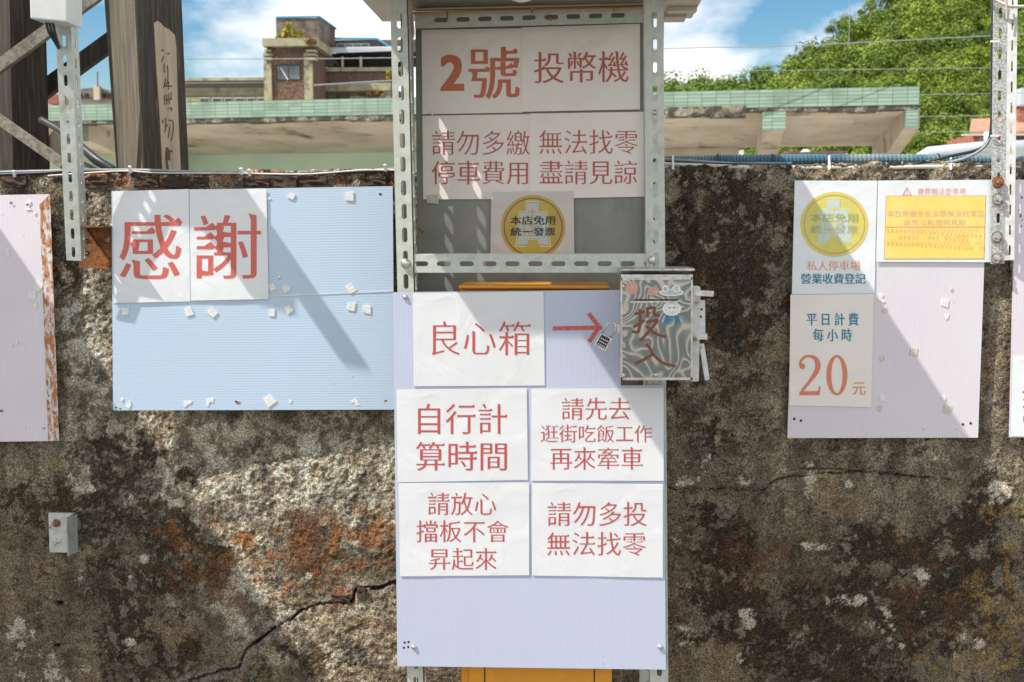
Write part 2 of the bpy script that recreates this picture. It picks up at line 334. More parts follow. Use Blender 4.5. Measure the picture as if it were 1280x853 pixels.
def bez(a, b, c, d, n=5):
    return [((1 - t) ** 3 * a[0] + 3 * (1 - t) ** 2 * t * b[0] + 3 * (1 - t) * t * t * c[0] + t ** 3 * d[0],
             (1 - t) ** 3 * a[1] + 3 * (1 - t) ** 2 * t * b[1] + 3 * (1 - t) * t * t * c[1] + t ** 3 * d[1]) for t in [k / n for k in range(n)]]
_g = {}
def glyphs(st, wx, wy, serif, rows=80):
    key = (st, wx, wy, serif, rows)
    if key in _g: return _g[key]
    cu = bpy.data.curves.new('t', 'FONT'); cu.body = st; o = bpy.data.objects.new('t', cu); COL.objects.link(o)
    dg = bpy.context.evaluated_depsgraph_get(); oe = o.evaluated_get(dg); c = oe.to_curve(dg)
    polys = []
    for sp in c.splines:
        bp = sp.bezier_points; pts = []
        for i in range(len(bp)):
            p, q = bp[i], bp[(i + 1) % len(bp)]
            straight = abs((p.handle_right - p.co).cross(q.co - p.co).length) < 1e-6 and abs((q.handle_left - q.co).cross(q.co - p.co).length) < 1e-6
            if straight: pts.append((p.co.x, p.co.y))
            else: pts += bez(p.co, p.handle_right, q.handle_left, q.co)
        out = []
        for p in pts:
            if not out or abs(p[0] - out[-1][0]) + abs(p[1] - out[-1][1]) > 1e-5: out.append(p)
        if len(out) > 2 and abs(out[0][0] - out[-1][0]) + abs(out[0][1] - out[-1][1]) < 1e-5: out.pop()
        if len(out) > 2: polys.append(out)
    oe.to_curve_clear(); bpy.data.objects.remove(o); bpy.data.curves.remove(cu)
    def area(p): return sum(p[i][0] * p[(i + 1) % len(p)][1] - p[(i + 1) % len(p)][0] * p[i][1] for i in range(len(p))) / 2
    sgn = 1 if max((area(p) for p in polys), key=abs) > 0 else -1
    extra = []
    if serif > 0:                       # triangular tips on the right-hand ends of horizontal strokes, small ticks on the tops of vertical ones
        for p in polys:
            n = len(p); h = []
            for i in range(n):
                dx, dy = p[(i + 1) % n][0] - p[i][0], p[(i + 1) % n][1] - p[i][1]; L = math.hypot(dx, dy); h.append((sgn * dy / L, -sgn * dx / L, L))
            for i in range(n):
                a, b, c_ = h[i - 1], h[i], h[(i + 1) % n]
                if b[0] > 0.95 and b[2] < 0.13 and abs(a[1]) > 0.95 and abs(c_[1]) > 0.95 and a[2] > 0.08 and c_[2] > 0.08:
                    x = p[i][0] + wx; y = max(p[i][1], p[(i + 1) % n][1]) + wy; yb_ = min(p[i][1], p[(i + 1) % n][1]) - wy
                    extra.append([(x - serif * 2.0, y - .004), (x - serif * 0.5, y + serif), (x + serif * 0.35, y), (x, yb_), (x - serif, yb_)])
                if b[1] > 0.95 and b[2] < 0.13 and abs(a[0]) > 0.95 and abs(c_[0]) > 0.95 and a[2] > 0.08 and c_[2] > 0.08:
                    y = p[i][1]; x0_ = min(p[i][0], p[(i + 1) % n][0]) - wx; x1_ = max(p[i][0], p[(i + 1) % n][0]) + wx
                    extra.append([(x0_ - serif * .5, y + serif * .35), (x1_, y - serif * .1), (x1_, y - serif), (x0_, y - serif)])
    ys = [q[1] for p in polys for q in p]; ylo, yhi = min(ys) - abs(wy) - .02, max(ys) + abs(wy) + serif + .01
    dy = (yhi - ylo) / rows
    def spans(ps, y, nonzero=True):
        cr_ = []
        for p in ps:
            for i in range(len(p)):
                (x0, y0), (x1, y1) = p[i], p[(i + 1) % len(p)]
                if (y0 <= y) != (y1 <= y): cr_.append((x0 + (y - y0) / (y1 - y0) * (x1 - x0), 1 if y1 > y0 else -1))
        cr_.sort(); out = []; wn_ = 0; st_ = 0
        for x, d in cr_:
            if wn_ == 0: st_ = x
            wn_ += d
            if wn_ == 0: out.append((st_, x))
        return out
    def union(iv):
        iv = sorted(iv); out = []
        for a, b in iv:
            if out and a <= out[-1][1]: out[-1] = (out[-1][0], max(out[-1][1], b))
            else: out.append((a, b))
        return out
    def inter(A, B):
        out = []; i = j = 0
        while i < len(A) and j < len(B):
            a, b = max(A[i][0], B[j][0]), min(A[i][1], B[j][1])
            if b > a: out.append((a, b))
            if A[i][1] < B[j][1]: i += 1
            else: j += 1
        return out
    cache = {}
    def base_row(y):
        k = round(y, 5)
        if k not in cache: cache[k] = spans(polys, y)
        return cache[k]
    V, Fc = [], []
    for r in range(rows):
        y = ylo + (r + .5) * dy
        rs_ = [base_row(y)] + ([base_row(y - abs(wy)), base_row(y + abs(wy))] if abs(wy) > 1e-4 else [])
        if wy >= 0: iv = union([q for rr in rs_ for q in rr])
        else:
            iv = rs_[0]
            for rr in rs_[1:]: iv = inter(iv, rr)
        iv = union([(a - wx, b + wx) for a, b in iv if b - a + 2 * wx > 0.002])
        for e in extra: iv = union(iv + [q for q in spans([e], y)])
        for a, b in iv:
            k = len(V); V += [(a, y - dy / 2), (b, y - dy / 2), (b, y + dy / 2), (a, y + dy / 2)]; Fc.append((k, k + 1, k + 2, k + 3))
    _g[key] = (np.array(V), Fc)
    return _g[key]

# ---------------------------------------------------------------- slotted angle steel
def slotted_plate(mb, p, axis, across, L, wd, th, pitch, sl, sw, phase=0.0, tshift=0.0):
    """plate from p along axis, 'across' points over its width; slots are real holes"""
    nrm = axis.cross(across).normalized()
    k0 = 0; s0 = -phase
    ncell = int(math.ceil((L + phase) / pitch))
    for c in range(ncell):
        a, b = max(0, s0 + c * pitch), min(L, s0 + (c + 1) * pitch)
        if b - a < 1e-4: continue
        mid = s0 + (c + 0.5) * pitch; r = sw / 2; h2 = sl / 2 - r
        def W(s_, t_, o_): return p + axis * s_ + across * t_ + nrm * o_
        if mid - sl / 2 < a + 0.001 or mid + sl / 2 > b - 0.001:
            o = [(a, 0), (a, wd), (b, wd), (b, 0)]
            vs = [W(s_, t_, 0) for s_, t_ in o] + [W(s_, t_, th) for s_, t_ in o]
            mb.add(vs, [(0, 1, 2, 3), (7, 6, 5, 4), (1, 5, 6, 2), (3, 7, 4, 0), (0, 4, 5, 1), (2, 6, 7, 3)])
            continue
        tm = wd / 2 + tshift; hole, out = [], []
        for k, an in enumerate((0, 45, 90, 135, 180)):
            hole.append((mid + h2 + r * math.sin(rad(an)), tm + r * math.cos(rad(an))))
        for k, an in enumerate((180, 225, 270, 315, 360)):
            hole.append((mid - h2 + r * math.sin(rad(an)), tm + r * math.cos(rad(an))))
        out = [(mid + h2, wd), (b, wd), (b, tm), (b, 0), (mid + h2, 0), (mid - h2, 0), (a, 0), (a, tm), (a, wd), (mid - h2, wd)]
        vs = [W(s_, t_, 0) for s_, t_ in out + hole] + [W(s_, t_, th) for s_, t_ in out + hole]
        fs = []
        for i in range(10):
            j = (i + 1) % 10
            fs += [(i, j, 10 + j, 10 + i), (20 + j, 20 + i, 30 + i, 30 + j), (10 + i, 10 + j, 30 + j, 30 + i)]
        for i, j in ((9, 0), (0, 1), (3, 4), (4, 5), (5, 6), (8, 9)): fs.append((i, 20 + i, 20 + j, j))
        mb.add(vs, fs)
def bolt(name, p, r, h, material, parent, washer=None, nrm=Vector((0, -1, 0))):
    mb = MB(); u = Vector((1, 0, 0)); v = Vector((0, 0, 1))
    if washer: mb.tube([p, p + nrm * 0.0018], washer, 14)
    n = 6
    vs = []
    for k, (rr, hh) in enumerate(((r, 0.0018), (r, h), (r * 0.8, h + r * 0.2))):
        vs += [p + nrm * hh + (u * math.cos(k2 * math.pi / 3 + 0.3) + v * math.sin(k2 * math.pi / 3 + 0.3)) * rr for k2 in range(n)]
    fs = [(i * n + k2, i * n + (k2 + 1) % n, (i + 1) * n + (k2 + 1) % n, (i + 1) * n + k2) for i in range(2) for k2 in range(n)] + [tuple(range(2 * n, 3 * n))]
    mb.add(vs, fs)
    mb.tube([p, p + nrm * (h + r * 0.5)], r * 0.45, 8)
    return mb.build(name, material, parent)
def domed(name, p, r, material, parent, nrm=Vector((0, -1, 0)), flat=0.5):
    mb = MB(); mb.tube([p, p + nrm * r * 0.25 * flat, p + nrm * r * 0.6 * flat, p + nrm * r * 0.9 * flat, p + nrm * r * flat], [r, r, r * 0.86, r * 0.55, r * 0.15], 12)
    return mb.build(name, material, parent, smooth=True)

# ================================================================ SETTING: ground
gm = mat('asphalt', (0.16, 0.15, 0.135), 0.9, 0, (0.24, 0.23, 0.20), 40, 0.35, 0.65, 0.5, 180, 0.004, col3=(0.10, 0.095, 0.09), scale3=1.5, lo3=0.45, hi3=0.7)
mb = MB(); g = 1500
mb.add([(-g, -g, 0), (g, -g, 0), (g, g, 0), (-g, g, 0)], [(0, 1, 2, 3)])
tag(mb.build('ground', gm), 'grey asphalt ground of the car park', None, kind='structure')

pgm = mat('pale_platform_concrete', (0.48, 0.45, 0.39), 0.9, 0, (0.40, 0.37, 0.32), 0.5, 0.35, 0.65)
mb = MB(); mb.add([(-40, 3, 0.004), (40, 3, 0.004), (40, 62, 0.004), (-40, 62, 0.004)], [(0, 1, 2, 3)])
tag(mb.build('station_yard', pgm), 'pale concrete yard and platform behind the wall', None, kind='structure')
# ---------------------------------------------------------------- noise for the wall
def vnoise(x, y, s, seed, oct_=4, rough=0.55):
    c_, s_ = math.cos(seed * 1.3 + .4), math.sin(seed * 1.3 + .4); x, y = x * c_ - y * s_, x * s_ + y * c_
    out = np.zeros_like(x); amp = 1; tot = 0
    for k in range(oct_):
        r = np.random.RandomState(seed + k * 17); g_ = r.rand(256, 256)
        X, Y = x * s * 2 ** k + 37.3 * k, y * s * 2 ** k + 11.7 * k
        xi, yi = np.floor(X).astype(int), np.floor(Y).astype(int); fx, fy = X - xi, Y - yi
        fx = fx * fx * (3 - 2 * fx); fy = fy * fy * (3 - 2 * fy)
        a = g_[yi % 256, xi % 256]; b = g_[yi % 256, (xi + 1) % 256]; c = g_[(yi + 1) % 256, xi % 256]; d = g_[(yi + 1) % 256, (xi + 1) % 256]
        out += amp * ((a * (1 - fx) + b * fx) * (1 - fy) + (c * (1 - fx) + d * fx) * fy); tot += amp; amp *= rough
    return out / tot
def sstep(a, b, x): t = np.clip((x - a) / (b - a), 0, 1); return t * t * (3 - 2 * t)
def segdist(px, py, pts):
    d = np.full(px.shape, 1e9)
    for (ax, ay), (bx, by) in zip(pts[:-1], pts[1:]):
        ex, ey = bx - ax, by - ay; t = np.clip(((px - ax) * ex + (py - ay) * ey) / (ex * ex + ey * ey + 1e-9), 0, 1)
        d = np.minimum(d, np.hypot(px - ax - t * ex, py - ay - t * ey))
    return d
# wall top heights
def wtop(X):
    z = 1.55 + np.interp(X, [-3, -1.55, -1.2, -0.5, 0.23, 1.2, 3], [0.147, 0.140, 0.148, 0.150, 0.158, 0.166, 0.17])
    return z + (vnoise(X, X * 0, 14, 91, 4) - 0.5) * 0.022 + (vnoise(X, X * 0, 90, 95, 2) - 0.5) * 0.008
S = 0.0036
xs = np.concatenate([np.arange(-6, -1.75, 0.08), np.arange(-1.75, 1.35, S), np.arange(1.35, 6, 0.08)])
vf = np.concatenate([np.linspace(0, 0.3, 6)[:-1], np.arange(0.3, 1.70, S) ])
vf = vf / vf[-1]
XX, VV = np.meshgrid(xs, vf)
ZT = wtop(XX)
ZZ = VV * ZT
# photo-pixel position of each place on the wall face, for placing its stains
R = np.array(ROT)
def project(x, y, z):
    d = np.stack([x - CAM.x, y - CAM.y, z - CAM.z], -1) @ R
    return CX + F * d[..., 0] / -d[..., 2], CY - F * d[..., 1] / -d[..., 2]
PX, PY = project(XX, XX * 0, ZZ)
big = vnoise(XX, ZZ, 2.2, 1, 5); med = vnoise(XX, ZZ, 9, 2, 5); fine = vnoise(XX, ZZ, 38, 3, 4, 0.65); grit = vnoise(XX, ZZ, 120, 4, 2, 0.7); spk = vnoise(XX, ZZ, 70, 8, 3, 0.7)
wv = vnoise(XX, ZZ, 12, 23, 4) - 0.5; wv2 = vnoise(XX, ZZ, 12, 29, 4) - 0.5
def blob(cx, cy, rx, ry, soft=0.5, warp=0.9):
    d = np.hypot((PX - cx) / rx + wv * warp * 2, (PY - cy) / ry + wv2 * warp * 2)
    return 1 - sstep(1 - soft, 1 + soft, d)
sunlit_rough = np.clip(blob(330, 600, 200, 80) + blob(110, 400, 40, 130) + blob(185, 540, 40, 80) + blob(285, 730, 50, 60) + blob(450, 800, 50, 60) * .8 + blob(345, 775, 50, 50) * .8, 0, 1)
crack1 = [(225, 856), (262, 843), (298, 835), (308, 812), (330, 797), (345, 783), (362, 777), (378, 762), (400, 757), (437, 754), (443, 750), (444, 738), (470, 736), (497, 729)]
crack2 = [(828, 611), (870, 613), (905, 612), (956, 614), (966, 603), (985, 596), (1030, 592), (1085, 590), (1130, 595), (1190, 601)]
crack3 = [(880, 432), (915, 402), (940, 375), (966, 352), (990, 342)]
crack4 = [(1000, 586), (1040, 587), (1080, 590)]
crack5 = [(828, 470), (838, 463), (850, 470)]
jit = (vnoise(XX, ZZ, 45, 501, 4, .7) - 0.5) * 14
c1 = segdist(PX + jit, PY - jit, crack1); c2 = segdist(PX + jit * 0.5, PY - jit * 0.5, crack2); c3 = segdist(PX + jit, PY - jit, crack3); c4 = segdist(PX + jit, PY, crack4)
c1w = 0.6 + 3.0 * vnoise(XX, ZZ, 20, 77, 3) ** 1.5 * np.clip((PX - 230) / 60, 0.2, 1)
k1 = 1 - sstep(c1w * 0.55, c1w * 1.15, c1); k2 = (1 - sstep(0.3, 1.4, c2)) * (0.35 + 0.65 * (vnoise(XX, ZZ, 16, 701, 3) > .47)); k3 = (1 - sstep(0.4, 1.4, c3)) * 0.6; k4 = 1 - sstep(0.4, 1.5, c4)
holes = np.zeros_like(PX)
for hx, hy, hr in ((73, 755, 4.5), (70, 808, 3.5), (184, 757, 0)):
    if hr: holes = np.maximum(holes, 1 - sstep(0.6, 1.1, np.hypot((PX - hx) / (hr * 1.3), (PY - hy) / (hr * 0.8))))
nearTop = np.clip((PY - 207) / 25, 0, 1)
_wx = (vnoise(XX, ZZ, 30, 301, 4, .7) - .5) * .06; _wy = (vnoise(XX, ZZ, 30, 305, 4, .7) - .5) * .06
med = vnoise(XX + _wx, ZZ + _wy, 8, 2, 7, .66); fine = vnoise(XX + _wx * .5, ZZ + _wy * .5, 30, 3, 6, .74); spk = vnoise(XX + _wx * .3, ZZ + _wy * .3, 60, 8, 4, .8)
disp = (big - 0.5) * 0.020 + (med - 0.5) * 0.012 + (fine - 0.5) * 0.006 + (grit - 0.5) * (0.004 + 0.004 * sunlit_rough)
disp += 0.003 * sunlit_rough * (fine - 0.3) + (spk - .5) * .004
disp += (1 - nearTop) * (med - 0.5) * 0.03
# plaster below the long crack stands slightly proud
below = ((PX > 230) & (PX < 500)) * 1.0
disp -= 0.028 * k1 + 0.008 * k2 + 0.006 * k3 + 0.005 * k4 + 0.02 * holes
disp = disp - 0.004
# colours
def C(*c): return np.array(c)[None, None, :]
def mixc(a, b, t): return a * (1 - t[..., None]) + b * t[..., None]
base = mixc(C(0.12, 0.098, 0.068) + 0 * XX[..., None], C(0.32, 0.272, 0.195), sstep(0.3, 0.7, fine * 0.6 + med * 0.4))
base = mixc(base, C(0.09, 0.072, 0.05), sstep(0.48, 0.62, med) * 0.7)
leftmask = 1 - sstep(480, 520, PX)
# brownish ageing low down
brown = sstep(560, 700, PY + (big - 0.5) * 200)
base = mixc(base, C(0.13, 0.098, 0.058), brown * sstep(0.42, 0.6, fine) * 0.8)
# gritty lime zone by the blue board, sunlit brightness put into its colour
base = mixc(base, C(0.52, 0.46, 0.35), sunlit_rough * sstep(0.38, 0.58, fine) * 0.92)
base = mixc(base, C(0.17, 0.16, 0.135), sunlit_rough * sstep(0.55, 0.4, fine) * 0.3)
def nrm_(a): return (a - a.mean()) / a.std()
fA = nrm_(vnoise(XX + _wx * .6, ZZ + _wy * .6, 22, 601, 7, .72)); fB = nrm_(vnoise(XX + _wx * .6, ZZ + _wy * .6, 34, 611, 6, .75)); fC = nrm_(vnoise(XX + _wx, ZZ + _wy, 14, 621, 7, .7))
streak = nrm_(vnoise(XX + _wx * .3, ZZ * .12, 26, 631, 5, .65))
base = base * (1 + 0.16 * np.clip(streak, -1.6, 1.6))[..., None] * (1 + 0.22 * np.clip(fC, -1.5, 1.5))[..., None]
base = mixc(base, C(0.20, 0.135, 0.070), sstep(0.6, 1.5, fC) * 0.5)
# dark moss; the lower left patches also carry roof shade in their colour
dark = np.clip(blob(905, 320, 80, 120) * 0.95 + blob(900, 520, 60, 50) * 0.45 + blob(905, 665, 50, 35) + blob(1085, 675, 40, 20) + blob(1200, 705, 66, 88) * 1.3 + blob(1120, 735, 60, 45) * 0.95 + blob(950, 760, 110, 60) * 0.85
               + blob(1080, 830, 120, 50) * 0.85 + blob(160, 600, 60, 90) * 0.75 + blob(235, 690, 45, 50) * 0.7 + blob(150, 740, 60, 50) * 0.6 + blob(180, 835, 90, 40) * 0.75 + blob(60, 640, 55, 40) * 0.45
               + blob(95, 300, 30, 60) * 0.5 + blob(370, 825, 70, 26) * 0.5 + blob(1250, 610, 30, 30) * 0.4 + blob(1070, 560, 80, 30) * 0.3, 0, 1)
dm = sstep(-0.35, 0.35, fA * .7 + fC * .5 + (dark - 0.5) * 3.2) * (dark > 0.04)
base = mixc(base, C(0.018, 0.013, 0.008), dm * 0.88)
base = mixc(base, C(0.10, 0.058, 0.025), dm * sstep(0.4, 1.2, fB) * 0.5)
base = mixc(base, C(0.30, 0.26, 0.19), dm * sstep(1.1, 1.7, fA - fB * .5) * 0.55)
# general black speckle over the wall
base = mixc(base, C(0.03, 0.025, 0.018), sstep(0.60, 0.70, spk) * 0.6 * (1 - sunlit_rough * 0.7))
# orange lichen
om = np.clip(blob(390, 690, 140, 40) + blob(260, 680, 45, 60) * 0.8 + blob(330, 745, 70, 22) * 0.7 + blob(470, 660, 40, 24) * 0.7 + blob(450, 800, 45, 50) * 0.35, 0, 1)
base = mixc(base, C(0.25, 0.105, 0.035), om * sstep(0.1, 0.9, fB) * 0.85)
base = mixc(base, C(0.11, 0.045, 0.02), om * sstep(0.54, 0.62, med) * 0.7)
ym = np.clip(blob(1265, 740, 45, 110) + blob(1215, 830, 60, 40) * 0.8 + blob(400, 810, 110, 45) * 0.35, 0, 1)
base = mixc(base, C(0.27, 0.185, 0.055), ym * sstep(0.3, 1.1, fB) * 0.65)
rb = np.clip(blob(1180, 760, 90, 60) + blob(930, 700, 90, 40) * 0.8, 0, 1)
base = mixc(base, C(0.12, 0.05, 0.025), rb * sstep(0.5, 0.6, fine) * 0.5)
# pale lime blotches
pale = np.zeros_like(PX)
for (cx, cy, rx, ry, a) in ((885, 577, 13, 14, .9), (860, 600, 22, 12, .8), (940, 600, 26, 10, .8), (1012, 605, 10, 18, 1), (1012, 580, 7, 8, 1), (1062, 606, 6, 9, 1), (1022, 683, 24, 7, 1),
                           (1170, 575, 6, 7, 1), (1250, 616, 14, 18, 1), (1230, 627, 24, 6, .7), (845, 670, 10, 14, .8), (850, 770, 24, 60, .45), (935, 775, 14, 14, .9), (1055, 752, 26, 9, .9), (1155, 720, 14, 10, .9),
                           (1155, 745, 8, 30, .7), (1105, 780, 18, 25, .6), (920, 830, 20, 20, .6), (1120, 805, 20, 8, .7), (1210, 810, 26, 16, .6), (990, 700, 12, 14, .5),
                           (102, 590, 22, 26, .7), (95, 720, 14, 18, .6), (50, 840, 60, 26, .6), (25, 790, 28, 28, .65), (160, 805, 8, 6, .9), (180, 700, 8, 6, .6), (163, 723, 4, 4, 1), (320, 745, 16, 14, .8), (385, 720, 5, 5, 1),
                           (465, 625, 5, 16, .8), (190, 510, 14, 50, .5), (120, 425, 24, 60, .3), (45, 700, 12, 10, .5), (310, 790, 12, 9, .8), (425, 835, 40, 12, .5), (1190, 460, 10, 60, .4), (980, 470, 8, 60, .35)):
    pale = np.maximum(pale, a * blob(cx, cy, rx, ry, 0.5, 0.5))
base = mixc(base, C(0.50, 0.455, 0.36), sstep(-0.1, 0.7, fB + (pale - 0.75) * 4) * 0.85 * (pale > 0.03))
# scattered pale grains

# top course: brick showing through on the left, gritty pale on the right
topb = 1 - sstep(226, 240, PY + wv * 30)
base = mixc(base, C(0.30, 0.125, 0.065), topb * leftmask * sstep(0.42, 0.52, vnoise(XX, ZZ, 16, 55, 3)) * 0.85)
base = mixc(base, C(0.030, 0.026, 0.02), topb * sstep(0.5, 0.58, vnoise(XX, ZZ, 26, 59, 4)) * 0.85)
base = mixc(base, C(0.42, 0.39, 0.32), topb * sstep(0.56, 0.66, spk) * 0.7)
base = mixc(base, C(0.30, 0.11, 0.05), (1 - sstep(3, 10, np.hypot(PX - 428, PY - 749) - 8)) * 0.8 + (1 - sstep(1, 5, np.hypot(PX - 450, PY - 744) - 3)) * 0.8)
base = np.clip(base * 1.45, 0, .66)
kk = np.clip(k1 + k2 * 0.8 + k3 * 0.7 + k4 * 0.7 + holes, 0, 1)
base = mixc(base, C(0.012, 0.010, 0.008), kk)
pale_edge = (1 - sstep(3, 8, np.abs(c1 - 5))) * (fine > 0.5) * 0.5  # pale rim along the long crack
base = mixc(base, C(0.42, 0.37, 0.30), pale_edge * (1 - kk))
ny, nx = XX.shape
front = np.stack([XX, -disp, ZZ], -1).reshape(-1, 3)
# top rows running back, then the back face
rows = [front]; crow = [base.reshape(-1, 3)]
topcol = base[-1]
for j, yb in enumerate((0.006, 0.02, 0.05, 0.1, 0.15, 0.2)):
    z = wtop(xs) + 0.004 + (vnoise(xs, xs * 0 + j, 30, 61 + j, 3) - 0.5) * 0.012
    rows.append(np.stack([xs, xs * 0 + yb, z], -1)); crow.append(topcol * (0.8 + 0.4 * vnoise(xs, xs * 0 + j, 60, 71, 2))[:, None])
rows.append(np.stack([xs, xs * 0 + 0.2, xs * 0], -1)); crow.append(topcol)
V = np.concatenate(rows); Cc = np.concatenate(crow); nr = ny + 7
ii = (np.arange(nr - 1)[:, None] * nx + np.arange(nx - 1)[None, :]).ravel()
quads = np.stack([ii, ii + 1, ii + nx + 1, ii + nx], -1)
me = bpy.data.meshes.new('concrete_wall')
me.vertices.add(len(V)); me.vertices.foreach_set('co', V.ravel())
me.loops.add(len(quads) * 4); me.loops.foreach_set('vertex_index', quads.ravel().astype(np.int32))
me.polygons.add(len(quads)); me.polygons.foreach_set('loop_start', np.arange(0, len(quads) * 4, 4, dtype=np.int32))
me.polygons.foreach_set('use_smooth', np.ones(len(quads), dtype=bool)); me.update(calc_edges=True); me.validate()
ca = me.color_attributes.new('stain', 'FLOAT_COLOR', 'POINT'); ca.data.foreach_set('color', np.concatenate([Cc, np.ones((len(Cc), 1))], 1).ravel())
wm = bpy.data.materials.new('stained_concrete'); wm.use_nodes = True
n_, l_ = wm.node_tree.nodes, wm.node_tree.links; b_ = n_['Principled BSDF']; b_.inputs['Roughness'].default_value = 0.92; b_.inputs['Specular IOR Level'].default_value = 0.2
at_ = n_.new('ShaderNodeAttribute'); at_.attribute_name = 'stain'; tcw = n_.new('ShaderNodeTexCoord')
gz = n_.new('ShaderNodeTexNoise'); gz.inputs['Scale'].default_value = 200; gz.inputs['Detail'].default_value = 5; gz.inputs['Roughness'].default_value = 0.7
l_.new(tcw.outputs['Object'], gz.inputs['Vector'])
mr_ = n_.new('ShaderNodeMapRange'); mr_.inputs['From Min'].default_value = 0.34; mr_.inputs['From Max'].default_value = 0.68; mr_.inputs['To Min'].default_value = 0.22; mr_.inputs['To Max'].default_value = 1.9
l_.new(gz.outputs[0], mr_.inputs['Value'])
g2 = n_.new('ShaderNodeTexNoise'); g2.inputs['Scale'].default_value = 420; g2.inputs['Detail'].default_value = 3; g2.inputs['Roughness'].default_value = 0.7; l_.new(tcw.outputs['Object'], g2.inputs['Vector'])
m5 = n_.new('ShaderNodeMapRange'); m5.inputs['From Min'].default_value = 0.32; m5.inputs['From Max'].default_value = 0.68; m5.inputs['To Min'].default_value = 0.45; m5.inputs['To Max'].default_value = 1.55; l_.new(g2.outputs[0], m5.inputs['Value'])
m6 = n_.new('ShaderNodeMath'); m6.operation = 'MULTIPLY'; l_.new(mr_.outputs[0], m6.inputs[0]); l_.new(m5.outputs[0], m6.inputs[1])
mu_ = n_.new('ShaderNodeVectorMath'); mu_.operation = 'SCALE'; l_.new(at_.outputs['Color'], mu_.inputs[0]); l_.new(m6.outputs[0], mu_.inputs['Scale']); sp_ = n_.new('ShaderNodeTexNoise'); sp_.inputs['Scale'].default_value = 330; sp_.inputs['Detail'].default_value = 2; l_.new(tcw.outputs['Object'], sp_.inputs['Vector'])
r1_ = n_.new('ShaderNodeMapRange'); r1_.inputs['From Min'].default_value = 0.64; r1_.inputs['From Max'].default_value = 0.70; r1_.inputs['To Max'].default_value = 0.55; l_.new(sp_.outputs[0], r1_.inputs['Value'])
x1_ = n_.new('ShaderNodeMixRGB'); x1_.inputs[2].default_value = (0.50, 0.45, 0.36, 1); l_.new(mu_.outputs[0], x1_.inputs[1]); l_.new(r1_.outputs[0], x1_.inputs[0])
r2_ = n_.new('ShaderNodeMapRange'); r2_.inputs['From Min'].default_value = 0.38; r2_.inputs['From Max'].default_value = 0.32; r2_.inputs['To Max'].default_value = 0.8; l_.new(sp_.outputs[0], r2_.inputs['Value'])
x2_ = n_.new('ShaderNodeMixRGB'); x2_.inputs[2].default_value = (0.02, 0.016, 0.011, 1); l_.new(x1_.outputs[0], x2_.inputs[1]); l_.new(r2_.outputs[0], x2_.inputs[0])
l_.new(x2_.outputs[0], b_.inputs['Base Color'])
bpw = n_.new('ShaderNodeBump'); bpw.inputs['Strength'].default_value = 1.0; bpw.inputs['Distance'].default_value = 0.011; l_.new(gz.outputs[0], bpw.inputs['Height']); l_.new(bpw.outputs[0], b_.inputs['Normal'])
me.materials.append(wm)
wall = bpy.data.objects.new('concrete_wall', me); COL.objects.link(wall); ORG[wall.name] = (0, 0, 0)
tag(wall, 'long weathered concrete wall stained with black moss, rust lichen and cracks', 'wall')
# bricks showing in the top course and in the open crack
bsh = []
for k in range(4):
    bm = bmesh.new(); bmesh.ops.create_cube(bm, size=1); bmesh.ops.subdivide_edges(bm, edges=bm.edges[:], cuts=3, use_grid_fill=True)
    r_ = random.Random(k)
    for v in bm.verts: v.co += Vector((r_.uniform(-.03, .03), r_.uniform(-.05, .05), r_.uniform(-.10, .10)))
    m_ = bpy.data.meshes.new('brick'); bm.to_mesh(m_); bm.free(); m_.materials.append(M['brick']); bsh.append(m_)
def brick(px0, px1, py0, py1, y, k):
    a, b = P(px0, py1, y), P(px1, py0, y); o = bpy.data.objects.new('brick', bsh[k % 4]); COL.objects.link(o)
    o.scale = (b.x - a.x, 0.09, b.z - a.z); o.location = ((a.x + b.x) / 2, y + 0.045, (a.z + b.z) / 2); o.rotation_euler = (0, random.uniform(-.02, .02), random.uniform(-.03, .03)); o.parent = wall; ORG[o.name] = tuple(o.location)
bx = [2, 34, 66, 104, 136, 166, 200, 236, 262, 302, 338, 372, 410, 448, 484]
for k in range(len(bx) - 1):
    if k in (1, 2, 4, 8, 12): continue
    brick(bx[k] + 1.5, bx[k + 1] - 1.5, 221 + random.uniform(-1, 2), 234, -0.004 + random.uniform(-.004, .003), k)
brick(414, 437, 744, 753.5, -0.001, 1); brick(446, 456, 736, 748, -0.003, 2)

# ================================================================ BOARDS ON THE WALL
def tab(x, y, s=10, rot=0.0, yb=-0.03, sheet=None, material=None, label='white foam tape tab', parent=None, thick=0.0016, cut=0):
    c, sn = math.cos(rot), math.sin(rot); h = s / 2; jr = random.Random(int(x * 7 + y))
    pts = [(-h, -h * .9), (h, -h), (h * .95, h), (-h, h * .9)]
    if cut == 1: pts = [(-h, -h), (h * .2, -h * .8), (h * .1, h * .1), (h, h * .4), (h * .8, h), (-h * .8, h)]
    if cut == 2: pts = [(-h, -h * .3), (h * .2, -h), (h * .6, -h * .2), (h * .1, h), (-h * .6, h * .5)]
    pts = [(a + jr.uniform(-.18, .18) * h, b + jr.uniform(-.18, .18) * h) for a, b in pts]
    w_ = [(x + a * c - b * sn, y + a * sn + b * c) for a, b in pts]
    mb = MB(); top = [sheet.at(a, b, thick) for a, b in w_]; bot = [sheet.at(a, b, 0.0001) for a, b in w_]; n = len(top)
    mb.add(top + bot, [tuple(range(n))] + [(i, n + i, n + (i + 1) % n, (i + 1) % n) for i in range(n)])
    return mb.build('foam_tab', material or M['foam'], sheet.o)
